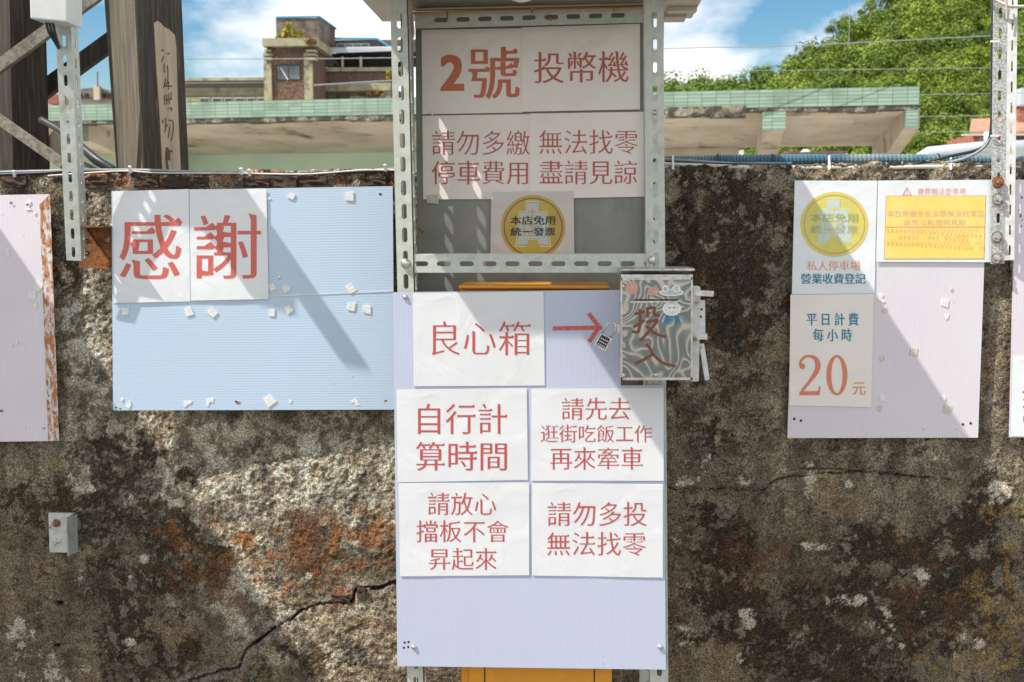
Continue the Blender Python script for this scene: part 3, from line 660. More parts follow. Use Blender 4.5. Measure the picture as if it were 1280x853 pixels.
# ---- the blue board on the left
YA, YB = -0.062, -0.020
bb = Sheet('fluted_board', [(140, 239, YA), (491, 233, YB), (493, 512, YB), (142, 513, YA)], M['flute_blue'],
           'pale blue fluted plastic board with two large red characters, left of the steel frame', 'sign board', thick=0.004, edge=0.0006)
bbz = Sheet('fluted_board_lip', [(142, 377, YA - 0.0047), (491.5, 363.6, YB - 0.0047), (491.5, 364.7, YB - 0.0047), (142, 379.2, YA - 0.0047)], M['sheet_edge'], None, None, parent=bb.o)
bbz.o.name = 'sheet_seam'
Z = lambda x, y: (130 + x / 2.842, 220 + y / 2.842)
for (x, y, s, r, c) in ((78, 481, 9, .1, 0), (305, 481, 9.5, 1.2, 0), (388, 487, 9.5, .7, 0), (600, 397, 9, 1.0, 0), (648, 399, 9, .9, 0), (598, 486, 8.5, 0, 0), (658, 473, 9.5, 1.1, 0), (880, 400, 11, 1.0, 0),
                        (880, 465, 9.5, .1, 0), (936, 474, 9.5, .1, 0), (668, 74, 7.5, .4, 0), (873, 73, 10, 0, 0), (587, 82, 6, 1.3, 2), (300, 809, 9, 1.6, 1), (380, 803, 11, 1.5, 1), (592, 797, 12, 1.0, 0),
                        (664, 802, 6, 0.5, 2), (893, 806, 9, 2.8, 1), (67, 795, 5, .3, 2), (92, 813, 9, .2, 2)):
    tab(*Z(x, y), s, r, sheet=bb, cut=c, thick=0.0026 if c == 0 else 0.0016)
for x, y, r in ((478, 806, 2.6), (1003, 800, 2.2), (982, 65, 1.6), (1014, 802, 1.3), (470, 800, 1.2), (60, 826, 1.0), (45, 822, 1.0)):
    px, py = Z(x, y); bb.poly('rust_hole', [(px + r * math.cos(a) * 1.3, py + r * math.sin(a) * .8) for a in np.linspace(0, 5.5, 7)], M['rusty_bolt'] if r > 2 else M['dark'], 0.0008)
domed('screw', bb.at(*Z(625, 361), 0.0), 0.0045, M['steel'], bb.o)
p1 = Sheet('paper_notice', [(141, 239.5, YA - .006), (236, 236.5, YA + .0055), (238, 377, YA + .0055), (143, 379, YA - .006)], M['paper_cool'],
           'white laminated paper with the large coral character 感, left one of the pair', 'notice', 'papers taped to the boards', wave=0.0005, seed=1)
p1.text('感', (149.6, 268.8, 227.8, 349), M['coral_txt'], 0.006, -0.008, 0.055)
p2 = Sheet('paper_notice', [(236.8, 237, YA + .0052), (333, 236, YA + .0165), (336, 374, YA + .0165), (238.5, 376, YA + .0052)], M['paper_cool'],
           'white laminated paper with the large coral character 謝, right one of the pair', 'notice', 'papers taped to the boards', wave=0.0005, seed=2)
p2.text('謝', (243, 267, 326.6, 348.5), M['coral_txt'], 0.002, -0.010, 0.055)

# ---- the rusty-edged board at the far left
lb = Sheet('fluted_board', [(-60, 245, -0.022), (62, 243, -0.022), (73.5, 551, -0.022), (-60, 553, -0.022)], M['flute_lilac'],
           'greyed lilac fluted board with a rusty strip down its right edge, at far left', 'sign board', thick=0.004, edge=0.0006)
Z = lambda x, y: (x / 2.371, 200 + y / 2.371)
rs = Sheet('rusty_strip', [(49.5, 256, -0.0274), (62.6, 243, -0.0274), (74, 551, -0.0274), (60.5, 550.5, -0.0274)], M['rust_flake'], None, None, parent=lb.o, thick=0.0012)
for (x, y, s, r, c) in ((115, 375, 10, .7, 0), (99, 400, 10.5, 0, 0), (110, 432, 9, .1, 2), (27, 271, 9, .3, 1), (88, 130, 8, .8, 2), (107, 160, 4, .6, 2), (88, 141, 7, .2, 1), (55, 543, 4, .5, 2), (38, 549, 5, .2, 2), (133, 680, 5, .7, 2)):
    tab(*Z(x, y), s, r, sheet=lb, cut=c, thick=0.002)
for x, y in ((8, 743), (37, 128), (127, 143), (130, 210)):
    px, py = Z(x, y); lb.poly('rust_hole', [(px + 1.9 * math.cos(a), py + 1.9 * math.sin(a)) for a in np.linspace(0, 5.5, 7)], M['rusty_bolt'], 0.003)
domed('screw', lb.at(*Z(132, 792), 0.0002), 0.005, M['steel'], lb.o)

# ---- the mauve board on the right
rbd = Sheet('fluted_board', [(993, 228, -0.012), (1233, 227, -0.012), (1222, 547, -0.012), (984, 547.5, -0.012)], M['flute_mauve'],
            'mauve white fluted board behind the yellow notices and the 20 price sheet', 'sign board', thick=0.004, edge=0.0012)
Z = lambda x, y: (970 + x / 2.371, 200 + y / 2.371)
for (x, y, s, r, c, mt) in ((312, 409, 10, .3, 1, 'foam'), (322, 446, 8, .2, 2, 'foam_old'), (500, 423, 10, .2, 0, 'foam'), (506, 465, 7, .4, 2, 'foam'), (408, 568, 10, .1, 0, 'foam_old'), (315, 590, 9, .2, 2, 'foam_old'),
                            (316, 705, 9, .2, 1, 'foam'), (308, 736, 10, .3, 2, 'foam_old'), (497, 706, 8, .3, 2, 'foam'), (505, 738, 10, .2, 0, 'foam_old'), (520, 385, 5, .2, 2, 'foam_old')):
    tab(*Z(x, y), s, r, sheet=rbd, cut=c, thick=0.0016, material=M[mt])
for x, y in ((53, 767), (73, 772), (552, 783), (575, 780)):
    px, py = Z(x, y); rbd.poly('screw_hole', [(px + 1.7 * math.cos(a), py + 1.7 * math.sin(a)) for a in np.linspace(0, 5.5, 7)], M['dark'], 0.0008)
yr = -0.018
def invoice_badge(sh, cx, cy, rx, ry, faded, clip=None):
    el = lambda k, n=40: [(cx + rx * k * math.cos(a), min(cy + ry * k * math.sin(a), clip or 1e9)) for a in np.linspace(0, 2 * math.pi, n, endpoint=False)]
    sh.poly('round_print', el(1), M['lemon'] if faded else M['olive_yellow'], 0.0006)
    a, b = el(0.915), el(0.88); n = len(a)
    if clip: n -= 0
    vs = [sh.at(*q, 0.0009) for q in a + b]
    meshobj('ring_print', vs, [(i, (i + 1) % n, n + (i + 1) % n, n + i) for i in range(n)], M['pinkring'] if faded else M['purple'], sh.o)
    k = rx / 40.3
    def Q(x, y): return (cx + (x - 481) / 8.527 * k, cy + (y - 462) / 8.527 * (ry / 40.0))
    out = [(408, 205), (535, 205), (535, 305), (612, 312), (620, 400), (650, 650), (545, 650), (512, 582), (438, 582), (415, 650), (312, 650), (340, 400), (345, 312), (408, 305)]
    def grow(g): return [(480 + (x - 480) * g, 430 + (y - 430) * (1 + (g - 1) * .8)) for x, y in out]
    sh.poly('emblem_line', [Q(*q) for q in grow(1.13)], M['pale_line'], 0.0011)
    sh.poly('emblem_gap', [Q(*q) for q in grow(1.07)], M['lemon'] if faded else M['olive_yellow'], 0.0013)
    sh.poly('emblem_shape', [Q(*q) for q in out], M['pale_blue'] if not faded else M['pale_blue_faded'], 0.0015)
    ym_ = M['lemon'] if faded else M['olive_yellow']
    sh.strokes('emblem_mark', [[Q(475, 262), Q(475, 560)], [Q(425, 300), Q(522, 300)], [Q(388, 380), Q(388, 500)], [Q(388, 380), Q(452, 380)], [Q(452, 380), Q(452, 470)], [Q(388, 430), Q(452, 430)],
                               [Q(375, 560), Q(420, 490)], [Q(420, 500), Q(455, 560)], [Q(500, 380), Q(575, 380)], [Q(500, 450), Q(570, 450)]], 1.5 * k, ym_, 0.0017)
    t1, t2 = (M['olive_fade'], M['grey_fade']) if faded else (M['blackish'], M['blackish'])
    sh.text('本店免用', (Q(237, 0)[0], Q(0, 342)[1], Q(717, 0)[0], Q(0, 436)[1]), t1, 0.018 if not faded else 0.004, 0.006 if not faded else -0.004, lift=0.0021)
    sh.text('統一發票', (Q(240, 0)[0], Q(0, 466)[1], Q(718, 0)[0], Q(0, 556)[1]), t2, 0.018 if not faded else 0.004, 0.006 if not faded else -0.004, lift=0.0021)
q1 = Sheet('paper_notice', [(993.5, 226, yr), (1096.5, 226, yr), (1093, 367, yr), (990, 368, yr)], M['paper_cool'],
           'white paper with a round faded yellow badge above orange and teal characters', 'notice', 'papers taped to the boards', wave=0.0, seed=3)
invoice_badge(q1, 1042.8, 280.6, 42.3, 40.6, True)
q1.text('私人停車場', (1008.5, 325.8, 1075.3, 338.4), M['orange_pale'], 0.0, -0.008, 0.03)
q1.text('營業收費登記', (1001, 342, 1082, 354.8), M['teal'], 0.016, 0.0, 0.03)
q2 = Sheet('paper_notice', [(988, 368.6, yr), (1092, 367.6, yr), (1089, 509, yr), (986.5, 507, yr)], M['paper_shade'],
           'white paper with teal characters above a big orange 20', 'notice', 'papers taped to the boards', wave=0.0004, seed=4)
q2.text('平 日 計 費', (1008, 391.4, 1073, 407), M['teal'], 0.022, 0.004, 0.02)
q2.text('每 小 時', (1016, 411, 1065, 426.8), M['teal'], 0.022, 0.004, 0.02)
q2.text('元', (1065.7, 477.6, 1082, 493.4), M['orange_pale'], 0.012, 0.004, 0.02)
def numeral20(sh):
    # 2: contrast stroke, 0: thick-sided ring
    def Q(x, y): return (970 + x / 4.129, 380 + y / 4.129)
    def var(line, ws, mt, nm='printed_numeral'):
        pts = catmull([Vector((x, y, 0)) for x, y in line], 6); m = len(pts); vs = []
        for i, p in enumerate(pts):
            f = i / (m - 1) * (len(ws) - 1); a = int(min(f, len(ws) - 2)); wd = ws[a] * (1 - f + a) + ws[a + 1] * (f - a)
            t = (pts[min(i + 1, m - 1)] - pts[max(i - 1, 0)]).normalized(); q = Vector((-t.y, t.x, 0)) * wd / 2
            vs += [sh.at(*Q(p.x + q.x, p.y + q.y), 0.0008), sh.at(*Q(p.x - q.x, p.y - q.y), 0.0008)]
        return vs, [(2 * i, 2 * i + 1, 2 * i + 3, 2 * i + 2) for i in range(m - 1)]
    vs, fs = var([(128, 326), (126, 300), (146, 276), (172, 270), (203, 282), (216, 316), (205, 355), (172, 402), (138, 445), (128, 466)], [12, 13, 14, 11, 22, 28, 24, 16, 14, 12], None)
    b = len(vs); vs += [sh.at(*Q(x, y), 0.00085) for x, y in ((120, 471), (122, 452), (216, 450), (222, 424), (230, 424), (224, 471))]; fs += [tuple(range(b, b + 6))]
    b = len(vs); vs += [sh.at(*Q(136 + 15 * math.cos(a), 322 + 15 * math.sin(a)), 0.0009) for a in np.linspace(0, 6.28, 13)[:-1]]; fs += [tuple(range(b, b + 12))]
    meshobj('printed_numeral', vs, fs, M['salmon_txt'], sh.o)
    n = 36; vs = []
    for a in np.linspace(0, 2 * math.pi, n, endpoint=False):
        vs.append(sh.at(*Q(314 + 54 * math.cos(a), 368 + 104 * math.sin(a)), 0.0008))
    for a in np.linspace(0, 2 * math.pi, n, endpoint=False):
        vs.append(sh.at(*Q(314 + 29 * math.cos(a), 368 + 93 * math.sin(a)), 0.0008))
    meshobj('printed_numeral', vs, [(i, (i + 1) % n, n + (i + 1) % n, n + i) for i in range(n)], M['salmon_txt'], sh.o)
numeral20(q2)
q3 = Sheet('paper_notice', [(1097.5, 226, yr - .002), (1240, 225, yr - .002), (1239, 328, yr - .002), (1095, 327.5, yr - .002)], M['paper_cool'],
           'white laminated paper with a warm yellow box of faint pink characters and a warning triangle', 'notice', 'papers taped to the boards', wave=0.0, seed=5)
q3.poly('box_border', [(1107.4, 244.9), (1232.2, 244.5), (1230.3, 324), (1104.6, 324.2)], M['orange_pale'], 0.0006)
q3.poly('yellow_box', [(1108, 245.6), (1231.5, 245.2), (1229.6, 323.3), (1105.3, 323.6)], M['sun_yellow'], 0.0009)
q3.poly('divider_line', [(1106.6, 283.6), (1230.6, 283.4), (1230.6, 284.4), (1106.6, 284.6)], M['orange_pale'], 0.0012)
q3.strokes('warning_triangle', [[(1128.3, 244), (1133.8, 234.6)], [(1133.8, 234.6), (1139.2, 244)], [(1139.2, 244), (1128.3, 244)], [(1133.8, 237.6), (1133.8, 241)], [(1133.8, 242), (1133.8, 242.8)]], 0.8, M['salmon_txt'])
q3.text('繳費前注意事項', (1147, 235.4, 1206.7, 243.3), M['orange_pale'], -0.004, -0.010)
q3.text('本投幣機多投金額無法找零及', (1109, 263, 1230, 271.4), M['pink_pale'], 0.0, -0.008, lift=0.0013)
q3.text('退幣功能盡請見諒', (1129.5, 274.5, 1207, 282), M['pink_pale'], 0.0, -0.008, lift=0.0013)

rr0 = random.Random(9)
for y0, xa, xb in ((288.6, 1108.5, 1226), (296.6, 1124, 1212), (304.4, 1108.5, 1228)):
    ln = []; x = xa
    while x < xb - 3:
        if rr0.random() < .9:
            for k in range(3): ln.append([(x + .3, y0 - 1.7 + k * 1.6 + rr0.uniform(-.2, .2)), (x + rr0.uniform(2.4, 4.0), y0 - 1.7 + k * 1.6)])
            xm = x + rr0.uniform(1, 3); ln.append([(xm, y0 - 2.2), (xm, y0 + 2.2)])
        x += 5.0
    q3.strokes('small_print_row', ln, 0.55, M['pink_pale'], 0.0012)
# ---- the cut-off board at the right edge
eb = Sheet('fluted_board', [(1268.5, 225, -0.014), (1400, 224, -0.014), (1392, 548, -0.014), (1261, 546.5, -0.014)], M['flute_lilac'],
           'narrow slice of a lilac fluted board at the far right with a white paper below', 'sign board', thick=0.004)
for x, y, r in ((1276.5, 247, 2), (1275, 270, 2.4), (1275.5, 283, 1.8), (1266, 345, .8), (1265, 440, .8), (1273, 262, 1), (1266.5, 400, .7), (1277, 275, 1)):
    eb.poly('rust_hole', [(x + r * .7 * math.cos(a), y + r * math.sin(a)) for a in np.linspace(0, 5.5, 6)], M['rusty_bolt'], 0.0007)
ep = Sheet('paper_notice', [(1266, 445, -0.0195), (1390, 444, -0.0195), (1386, 547, -0.0195), (1263, 545.5, -0.0195)], M['paper_cool'],
           'white paper at the far right edge with a trace of red print', 'notice', 'papers taped to the boards', wave=0.0, seed=6)
ep.strokes('printed_text', [[(1278, 491), (1281, 489)], [(1279, 500), (1283, 498)], [(1278.5, 508), (1283, 512)], [(1280, 520), (1280, 527), (1284, 528)]], 1.8, M['red_txt'])

# ================================================================ SLOTTED POSTS ON THE WALL
def vpost(name, top, bot, y, wd, dep, pitch, sl, sw, material, phase=0.0, back=True, mat2=None, tshift=0, label=None, cat='post'):
    a, b = P(top[0], top[1], y - 0.078), P(bot[0], bot[1], y); ax = (a - b); L = ax.length; ax.normalize()
    xdir = Vector((1, 0, 0)) - ax * ax.x; xdir.normalize(); ydir = Vector((0, 1, 0)); ydir = (ydir - ax * ax.y).normalized()
    t = thing(name, tuple(b), label, cat)
    m1 = MB(); slotted_plate(m1, b, ax, xdir, L, wd, 0.0022, pitch, sl, sw, phase, tshift)
    meshobj('front_flange', m1.v, m1.f, material, t)
    m2 = MB(); slotted_plate(m2, b + xdir * wd, ax, ydir, L, dep, 0.0022, pitch, sl * .9, sw * .8, phase + pitch * .1, tshift)
    meshobj('side_flange', m2.v, m2.f, mat2 or material, t)
    return t
yl = -0.118
pl_ = vpost('slotted_post', (65.0, -60), (83, 325.5), yl, 0.039, 0.040, 0.0476, 0.028, 0.0095, M['galv'], 0.002,
            label='galvanised slotted angle post hanging at the left under the junction box')
for x, y in ((105.5, 302), (105.5, 317)):
    p_ = P(x, y, yl + .025); bolt('rusty_nut', p_, 0.006, 0.009, M['rusty_bolt'], pl_, nrm=Vector((1, 0, 0)))
# rusted angle iron from the wall behind the post
rbk = thing('rusty_bracket', tuple(P(122, 335, -0.03)), 'rust brown angle iron bracket between the slotted post and the blue board', 'bracket')
mb = MB(); mb.prism([P(108, 283.5, -0.055), P(141, 283.5, -0.055), P(141, 334, -0.055), P(100, 335, -0.055)], (0, .005, 0)); meshobj('back_plate', mb.v, mb.f, M['rust'], rbk)
mb = MB(); mb.prism([P(106, 284, -0.060), P(141, 331, -0.060), P(141, 336.5, -0.060), P(98, 335.5, -0.060)], (0, .003, 0)); meshobj('fold_flange', mb.v, mb.f, M['rust'], rbk)
mb = MB(); a, b = P(106, 283, -0.06), P(141, 283, -0.06); mb.box((a.x, -0.125, a.z - .003), (b.x, -0.02, a.z)); meshobj('top_flange', mb.v, mb.f, M['rust'], rbk)
bolt('rusty_nut', P(137, 300, -0.056), 0.0075, 0.012, M['rusty_bolt'], rbk); bolt('rusty_nut', P(137, 331, -0.056), 0.006, 0.010, M['rusty_bolt'], rbk)
# junction box with its cables
jb = thing('junction_box', tuple(P(66, 28, yl - 0.03)), 'grey white plastic junction box on top of the left slotted post', 'junction box')
fa = [P(36, -26, -0.275), P(83, -26, -0.275), P(84, 28, -0.275), P(37.5, 23.5, -0.275)]
o = MB().prism(fa, (0, 0.085, 0)).build('box_body', M['plastic_box'], jb); bevel(o, 0.004, 2)
fa = [P(34, -40, -0.172), P(85, -40, -0.172), P(85.5, 29, -0.172), P(35.5, 24.5, -0.172)]
domed('cable_gland', P(80, 29.5, -0.22), 0.009, M['plastic_box'], jb, Vector((0, 0, -1))); 
mb = MB()
for k in range(3): mb.tube(catmull([P(57 + k * 4, 24, -0.23), P(60 + k * 4, 38, -0.23), P(68 + k * 2, 52, -0.21), P(74, 62 - k, -0.165)], 5), 0.0033, 6)
mb.build('cable', M['black'], jb, True)
# right post
yr2 = -0.030
pr_ = vpost('slotted_post', (1242.3, -60), (1238.3, 330), yr2, 0.040, 0.0, 0.0502, 0.026, 0.0085, M['galv_gritty'], 0.004,
            label='gritty grey slotted angle post bolted to the wall between the two right boards') if False else None
a, b = P(1242.6, -60, yr2), P(1238.5, 330, yr2); ax = a - b; L = ax.length; ax.normalize(); xd = (Vector((1, 0, 0)) - ax * ax.x).normalized()
pr_ = thing('slotted_post', tuple(b), 'gritty grey slotted angle post bolted to the wall between the two right boards', 'post')
m1 = MB(); slotted_plate(m1, b, ax, xd, L, 0.0345, 0.0022, 0.0505, 0.026, 0.0085, 0.012); meshobj('front_flange', m1.v, m1.f, M['galv_gritty'], pr_)
sdv = (Vector((0.93, -0.42, 0)) - ax * ax.dot(Vector((0.93, -0.42, 0)))).normalized()
m2 = MB(); slotted_plate(m2, b + xd * 0.0345, ax, sdv, L, 0.022, 0.0022, 0.0505, 0.026, 0.0042, -0.008); meshobj('side_flange', m2.v, m2.f, M['galv_white'], pr_)
for x, y, mt in ((1247.5, 228, 'rusty_bolt'), (1247.5, 249.5, 'steel'), (1246.3, 296.5, 'steel'), (1246.2, 323.5, 'steel')):
    MB().tube([P(x, y, yr2 - .0024), P(x, y, yr2 - .0042)], 0.0150, 16).build('washer', M['rust' if mt == 'rusty_bolt' else 'washer_dark'], pr_)
    bolt('washer_bolt', P(x, y, yr2 - 0.0043), 0.0066, 0.010, M[mt], pr_, washer=0.0115)
def ring_tie(x0, x1, y_, yy, nm='cable_tie', par=None):
    mb = MB(); mb.bar(P(x0, y_, yy), P(x1, y_, yy), 0.0045, 0.003); return mb.build(nm, M['tie'], par)
ring_tie(1238, 1249, 52, yr2 - .006, par=pr_); ring_tie(1238, 1249, 170, yr2 - .006, par=pr_)
mb = MB(); mb.tube(catmull([P(1234, -6, yr2 - .01), P(1246, 1, yr2 - .012), P(1262, 8, yr2 - .02), P(1285, 8, yr2 - .01)], 5), 0.0038, 6); mb.tube(catmull([P(1256, -5, yr2 - .02), P(1258, 10, yr2 - .022), P(1259, 26, yr2 - .018), P(1262, 8, yr2 - .02)], 5), 0.0025, 6)
tag(mb.build('white_wire', M['white_cable'], None, True), 'white wire looped round the top of the right slotted post', 'wire')
# small L bracket low on the left
lbk = thing('wall_bracket', tuple(P(78, 694, -0.02)), 'small galvanised L bracket screwed to the bare wall at lower left', 'bracket')
o = MB().prism([P(60.5, 641.5, -0.012), P(93, 642, -0.012), P(84, 647, -0.012), P(84, 691, -0.012), P(62, 690.5, -0.012)], (0, .008, 0)).build('base_plate', M['galv_white'], lbk)
o = MB().prism([P(82.5, 647, -0.014), P(95.5, 643, -0.006), P(96, 690.5, -0.006), P(84.5, 695.5, -0.014)], (0.002, .002, 0)); o = MB().prism([P(82.5, 647, -0.045), P(95.5, 643, -0.004), P(96, 690.5, -0.004), P(84.5, 695.5, -0.045)], (0.0022, .002, 0)).build('side_plate', M['galv'], lbk)
bolt('rusty_bolt', P(71, 654, -0.012), 0.0085, 0.013, M['rusty_bolt'], lbk, washer=0.011); bolt('screw_bolt', P(70.5, 678, -0.012), 0.007, 0.014, M['steel'], lbk, washer=0.0115)

# ================================================================ THE COIN MACHINE STAND
YF = -0.385; YP = -0.160; ZR = 2.08
ks = thing('coin_machine_stand', (-0.1, -0.2, 0.0), 'tall slotted steel frame with a flat roof standing against the wall in the middle', 'steel frame')
def leg(top, bot, wd, name, phase, side):
    a, b = P(top[0], top[1], YF), P(bot[0], bot[1], YF)
    ax = (a - b).normalized(); L = (ZR - 0.002 - b.z) / ax.z + b.z / ax.z; b0 = b - ax * (b.z / ax.z)
    xd_ = (Vector((1, 0, 0)) - ax * ax.x).normalized(); yd = Vector((0, 1, 0))
    m1 = MB(); slotted_plate(m1, b0, ax, xd_, L, wd, 0.0022, 0.0530, 0.0345, 0.0118, phase); l_ = meshobj(name, m1.v, m1.f, M['galv_kiosk'], ks)
    m2 = MB(); q = b0 + xd_ * (wd if side else 0); slotted_plate(m2, q, ax, yd, L, 0.040, 0.0022, 0.0530, 0.0345, 0.0118, phase + .004); meshobj('side_flange', m2.v, m2.f, M['galv_kiosk'], l_)
    return l_
lg = leg((487.5, 0), (509, 836), 0.0400, 'leg', 0.026, True); leg((806.0, 0), (813.5, 836), 0.0405, 'leg', 0.030, False)
# rear angle pieces just in front of the sheet
zb = 0.35
m2 = MB(); slotted_plate(m2, Vector((-0.399, YP - 0.062, zb)), Vector((0, 0, 1)), Vector((0, 1, 0)), ZR - zb - .01, 0.040, 0.0022, 0.0530, 0.0345, 0.0118, 0.01); meshobj('rear_angle', m2.v, m2.f, M['galv_kiosk'], ks)
m2 = MB(); slotted_plate(m2, Vector((-0.399, YP - 0.102, zb)), Vector((0, 0, 1)), Vector((0, 1, 0)), ZR - zb - .01, 0.0399, 0.0022, 0.0530, 0.0345, 0.0118, 0.032); meshobj('rear_angle', m2.v, m2.f, M['galv_kiosk'], ks)
mb = MB(); mb.box((-0.4015, YF + 0.041, zb), (-0.3985, YP - 0.103, ZR - .02)); mb.box((-0.4015, YP - 0.0215, zb), (-0.3985, YP - 0.0005, ZR - .02)); mb.build('side_blocker', M['sheet_grey'], ks)  # added to close the side, so sun enters only through the slots
m2 = MB(); slotted_plate(m2, Vector((0.166, YP - 0.020, zb)), Vector((0, 0, 1)), Vector((1, 0, 0)), ZR - zb - .01, 0.040, 0.0022, 0.0530, 0.026, 0.0098, 0.03); meshobj('rear_angle', m2.v, m2.f, M['galv_kiosk'], ks)
def hbar(p0, p1, y, wd, phase, name, lip=0.03, lipz=1, bright=None):
    a, b = P(*p0, y), P(*p1, y); ax = (b - a).normalized(); L = (b - a).length; up = Vector((0, 0, 1)) - ax * ax.z; up.normalize()
    m1 = MB(); slotted_plate(m1, a, ax, up, L, wd, 0.0022, 0.0522, 0.033, 0.0112, phase); o_ = meshobj(name, m1.v, m1.f, bright or M['galv_kiosk'], ks)
    m2 = MB(); slotted_plate(m2, a + (up * wd if lipz else up * 0.0), ax, Vector((0, 1, 0)), L, lip, 0.0022, 0.0522, 0.033, 0.0112, phase); meshobj('bar_lip', m2.v, m2.f, bright or M['galv_kiosk'], o_)
hbar((515, 341), (830, 341), YF + 0.004, 0.0405, 0.0045, 'crossbar')
hbar((519, 36), (806, 28.5), YP - 0.065, 0.036, 0.016, 'crossbar')
# lining sheet
a, b = P(519, 14, YP), P(806, 853, YP)
o = MB().box((a.x, YP, 0.55), (b.x, YP + 0.003, ZR - 0.004)).build('back_sheet', M['sheet_grey'], ks)
# roof: slab with a folded rim
xl, xr, yb0, yf0 = -0.502, 0.289, -0.012, -0.80
o = MB().box((xl, yf0, ZR), (xr, yb0, ZR + 0.022)).build('roof', M['roof_beige'], ks); bevel(o, 0.003, 1)
mb = MB(); mb.box((xl + .075, yf0 + .05, ZR - 0.0025), (0.20, YP, ZR - 0.0002)); mb.build('roof_lining', M['roof_dark'], ks)
mb = MB(); mb.box((0.215, -0.17, ZR - 0.010), (xr - .004, -0.135, ZR - .0004)); mb.box((0.215, -0.10, ZR - 0.012), (xr - .022, -0.03, ZR - .0004)); mb.build('roof_batten', M['roof_beige'], ks)
mb = MB(); mb.box((-0.72, -0.655, ZR + .002), (xl - 0.001, -0.56, ZR + 0.02)); mb.build('unseen_shade_bar', M['galv_kiosk'], ks)  # unseen bar added above the view to cast shade on the panel
mb = MB(); mb.tube([P(516, 11.5, YP - .10), P(806, 5, YP - .10)], 0.0022, 6); mb.tube([P(516, 17, YP - .09), P(806, 10, YP - .09)], 0.0026, 6); mb.build('rail_wire', M['copper'], ks)
for x, y in ((559, 20), (665, 12.5), (768, 10)):
    mb = MB(); mb.bar(P(x, y - 6, YP - .095), P(x, y + 4, YP - .095), 0.004, 0.004); mb.build('rail_clip', M['rusty_bolt'], ks)
bolt('rusty_nut', P(688, 23, YP - .068), 0.006, 0.006, M['rusty_bolt'], ks)
domed('bolt_head', P(507, 329.5, YF - .0022), 0.0115, M['steel'], ks, flat=0.7); domed('bolt_head', P(815, 325, YF - .003), 0.009, M['steel'], ks, flat=0.7)
domed('bolt_head', P(527, 288, YP - 0.045), 0.007, M['rusty_bolt'], ks)
mb = MB(); mb.tube(catmull([P(514.5, -8, YF - .004), P(515, 15, YF - .006), P(516.8, 32, YF - .008), P(517.5, 42, YF - .006), P(515, 51, YF - .003)], 6), 0.0016, 6)
tag(mb.build('thin_wire', M['copper'], None, True), 'thin copper wire hanging beside the left leg of the steel frame', 'wire')
lm = thing('ceiling_lamp', tuple(P(652, 0, -0.45)), 'round milky white lamp under the roof of the steel frame', 'lamp')
c0 = Vector((P(652, 0, -0.42).x, -0.42, ZR - 0.003)); mb = MB(); prof = [(0.0, 0.034), (0.012, 0.0345), (0.02, 0.031), (0.027, 0.022), (0.031, 0.010), (0.032, 0.002)]
mb.tube([c0 - Vector((0, 0, h)) for h, r in prof], [r for h, r in prof], 20); mb.build('lamp_shade', M['lamp'], lm, True)

# papers in the frame
yi = YP - 0.004
u1 = Sheet('paper_notice', [(527, 37.5, yi), (653, 35.5, yi), (653, 141, yi), (528, 143, yi)], M['paper_shade'], 'paper with a bold 2 and 號 in rust orange, top left inside the steel frame', 'notice', 'papers taped to the boards', wave=0.0004, seed=8)
u1.text('2', (550.3, 69, 580.4, 114), M['orange_txt'], 0.030, 0.022)
u1.text('號', (585.5, 59, 649.6, 123.7), M['orange_txt'], 0.008, -0.004, 0.04)
u2 = Sheet('paper_notice', [(652, 34.5, yi - .0018), (800, 30, yi - .0018), (800, 137, yi - .0018), (652, 140, yi - .0018)], M['paper_shade'], 'paper reading 投幣機 in dark red, top right inside the steel frame', 'notice', 'papers taped to the boards', wave=0.0004, seed=9)
u2.text('投幣機', (667.6, 64.7, 785.7, 103.5), M['red_txt_dark'], 0.002, -0.008, 0.04, skew=-1.5)
u3 = Sheet('paper_notice', [(528, 145, yi - .0005), (663, 143, yi - .0005), (663, 249, yi - .0005), (529, 249.5, yi - .0005)], M['paper_shade'], 'paper reading 請勿多繳停車費用 in dark red, under the bold 2', 'notice', 'papers taped to the boards', wave=0.0004, seed=10)
u3.text('請勿多繳', (540, 163.7, 662, 193.7), M['red_txt_dark'], -0.004, -0.012, 0.03); u3.text('停車費用', (540, 201, 660, 231), M['red_txt_dark'], -0.002, -0.010, 0.03)
u4 = Sheet('paper_notice', [(662, 142.3, yi - .0022), (806, 140, yi - .0022), (806, 246, yi - .0022), (662, 249, yi - .0022)], M['paper_shade'], 'paper reading 無法找零盡請見諒 in dark red, above the yellow badge', 'notice', 'papers taped to the boards', wave=0.0004, seed=11)
u4.text('無法找零', (674, 162.5, 797, 192.7), M['red_txt_dark'], -0.004, -0.012, 0.03); u4.text('盡請見諒', (674.6, 201, 796.4, 230.7), M['red_txt_dark'], -0.002, -0.010, 0.03)
u5 = Sheet('badge_sheet', [(614, 241, yi - .0042), (717, 239, yi - .0042), (718, 322, yi - .0042), (613, 322, yi - .0042)], M['film'], 'greyish sheet with a round olive yellow badge in black print, behind the crossbar', 'notice', wave=0.0, seed=12)
invoice_badge(u5, 666.4, 284, 40.3, 40.0, False, clip=321.5)
u5.text('統一發票', (649, 309.6, 683, 312.4), M['purple'], -0.01, -0.02, lift=0.0022) if False else None
tab(541, 249, 13, 0, sheet=u3, material=M['foam_old']); tab(612.5, 245.5, 9, .1, sheet=u4, material=M['foam']); tab(541, 140.5, 9, .1, sheet=u3, material=M['foam'], cut=2)

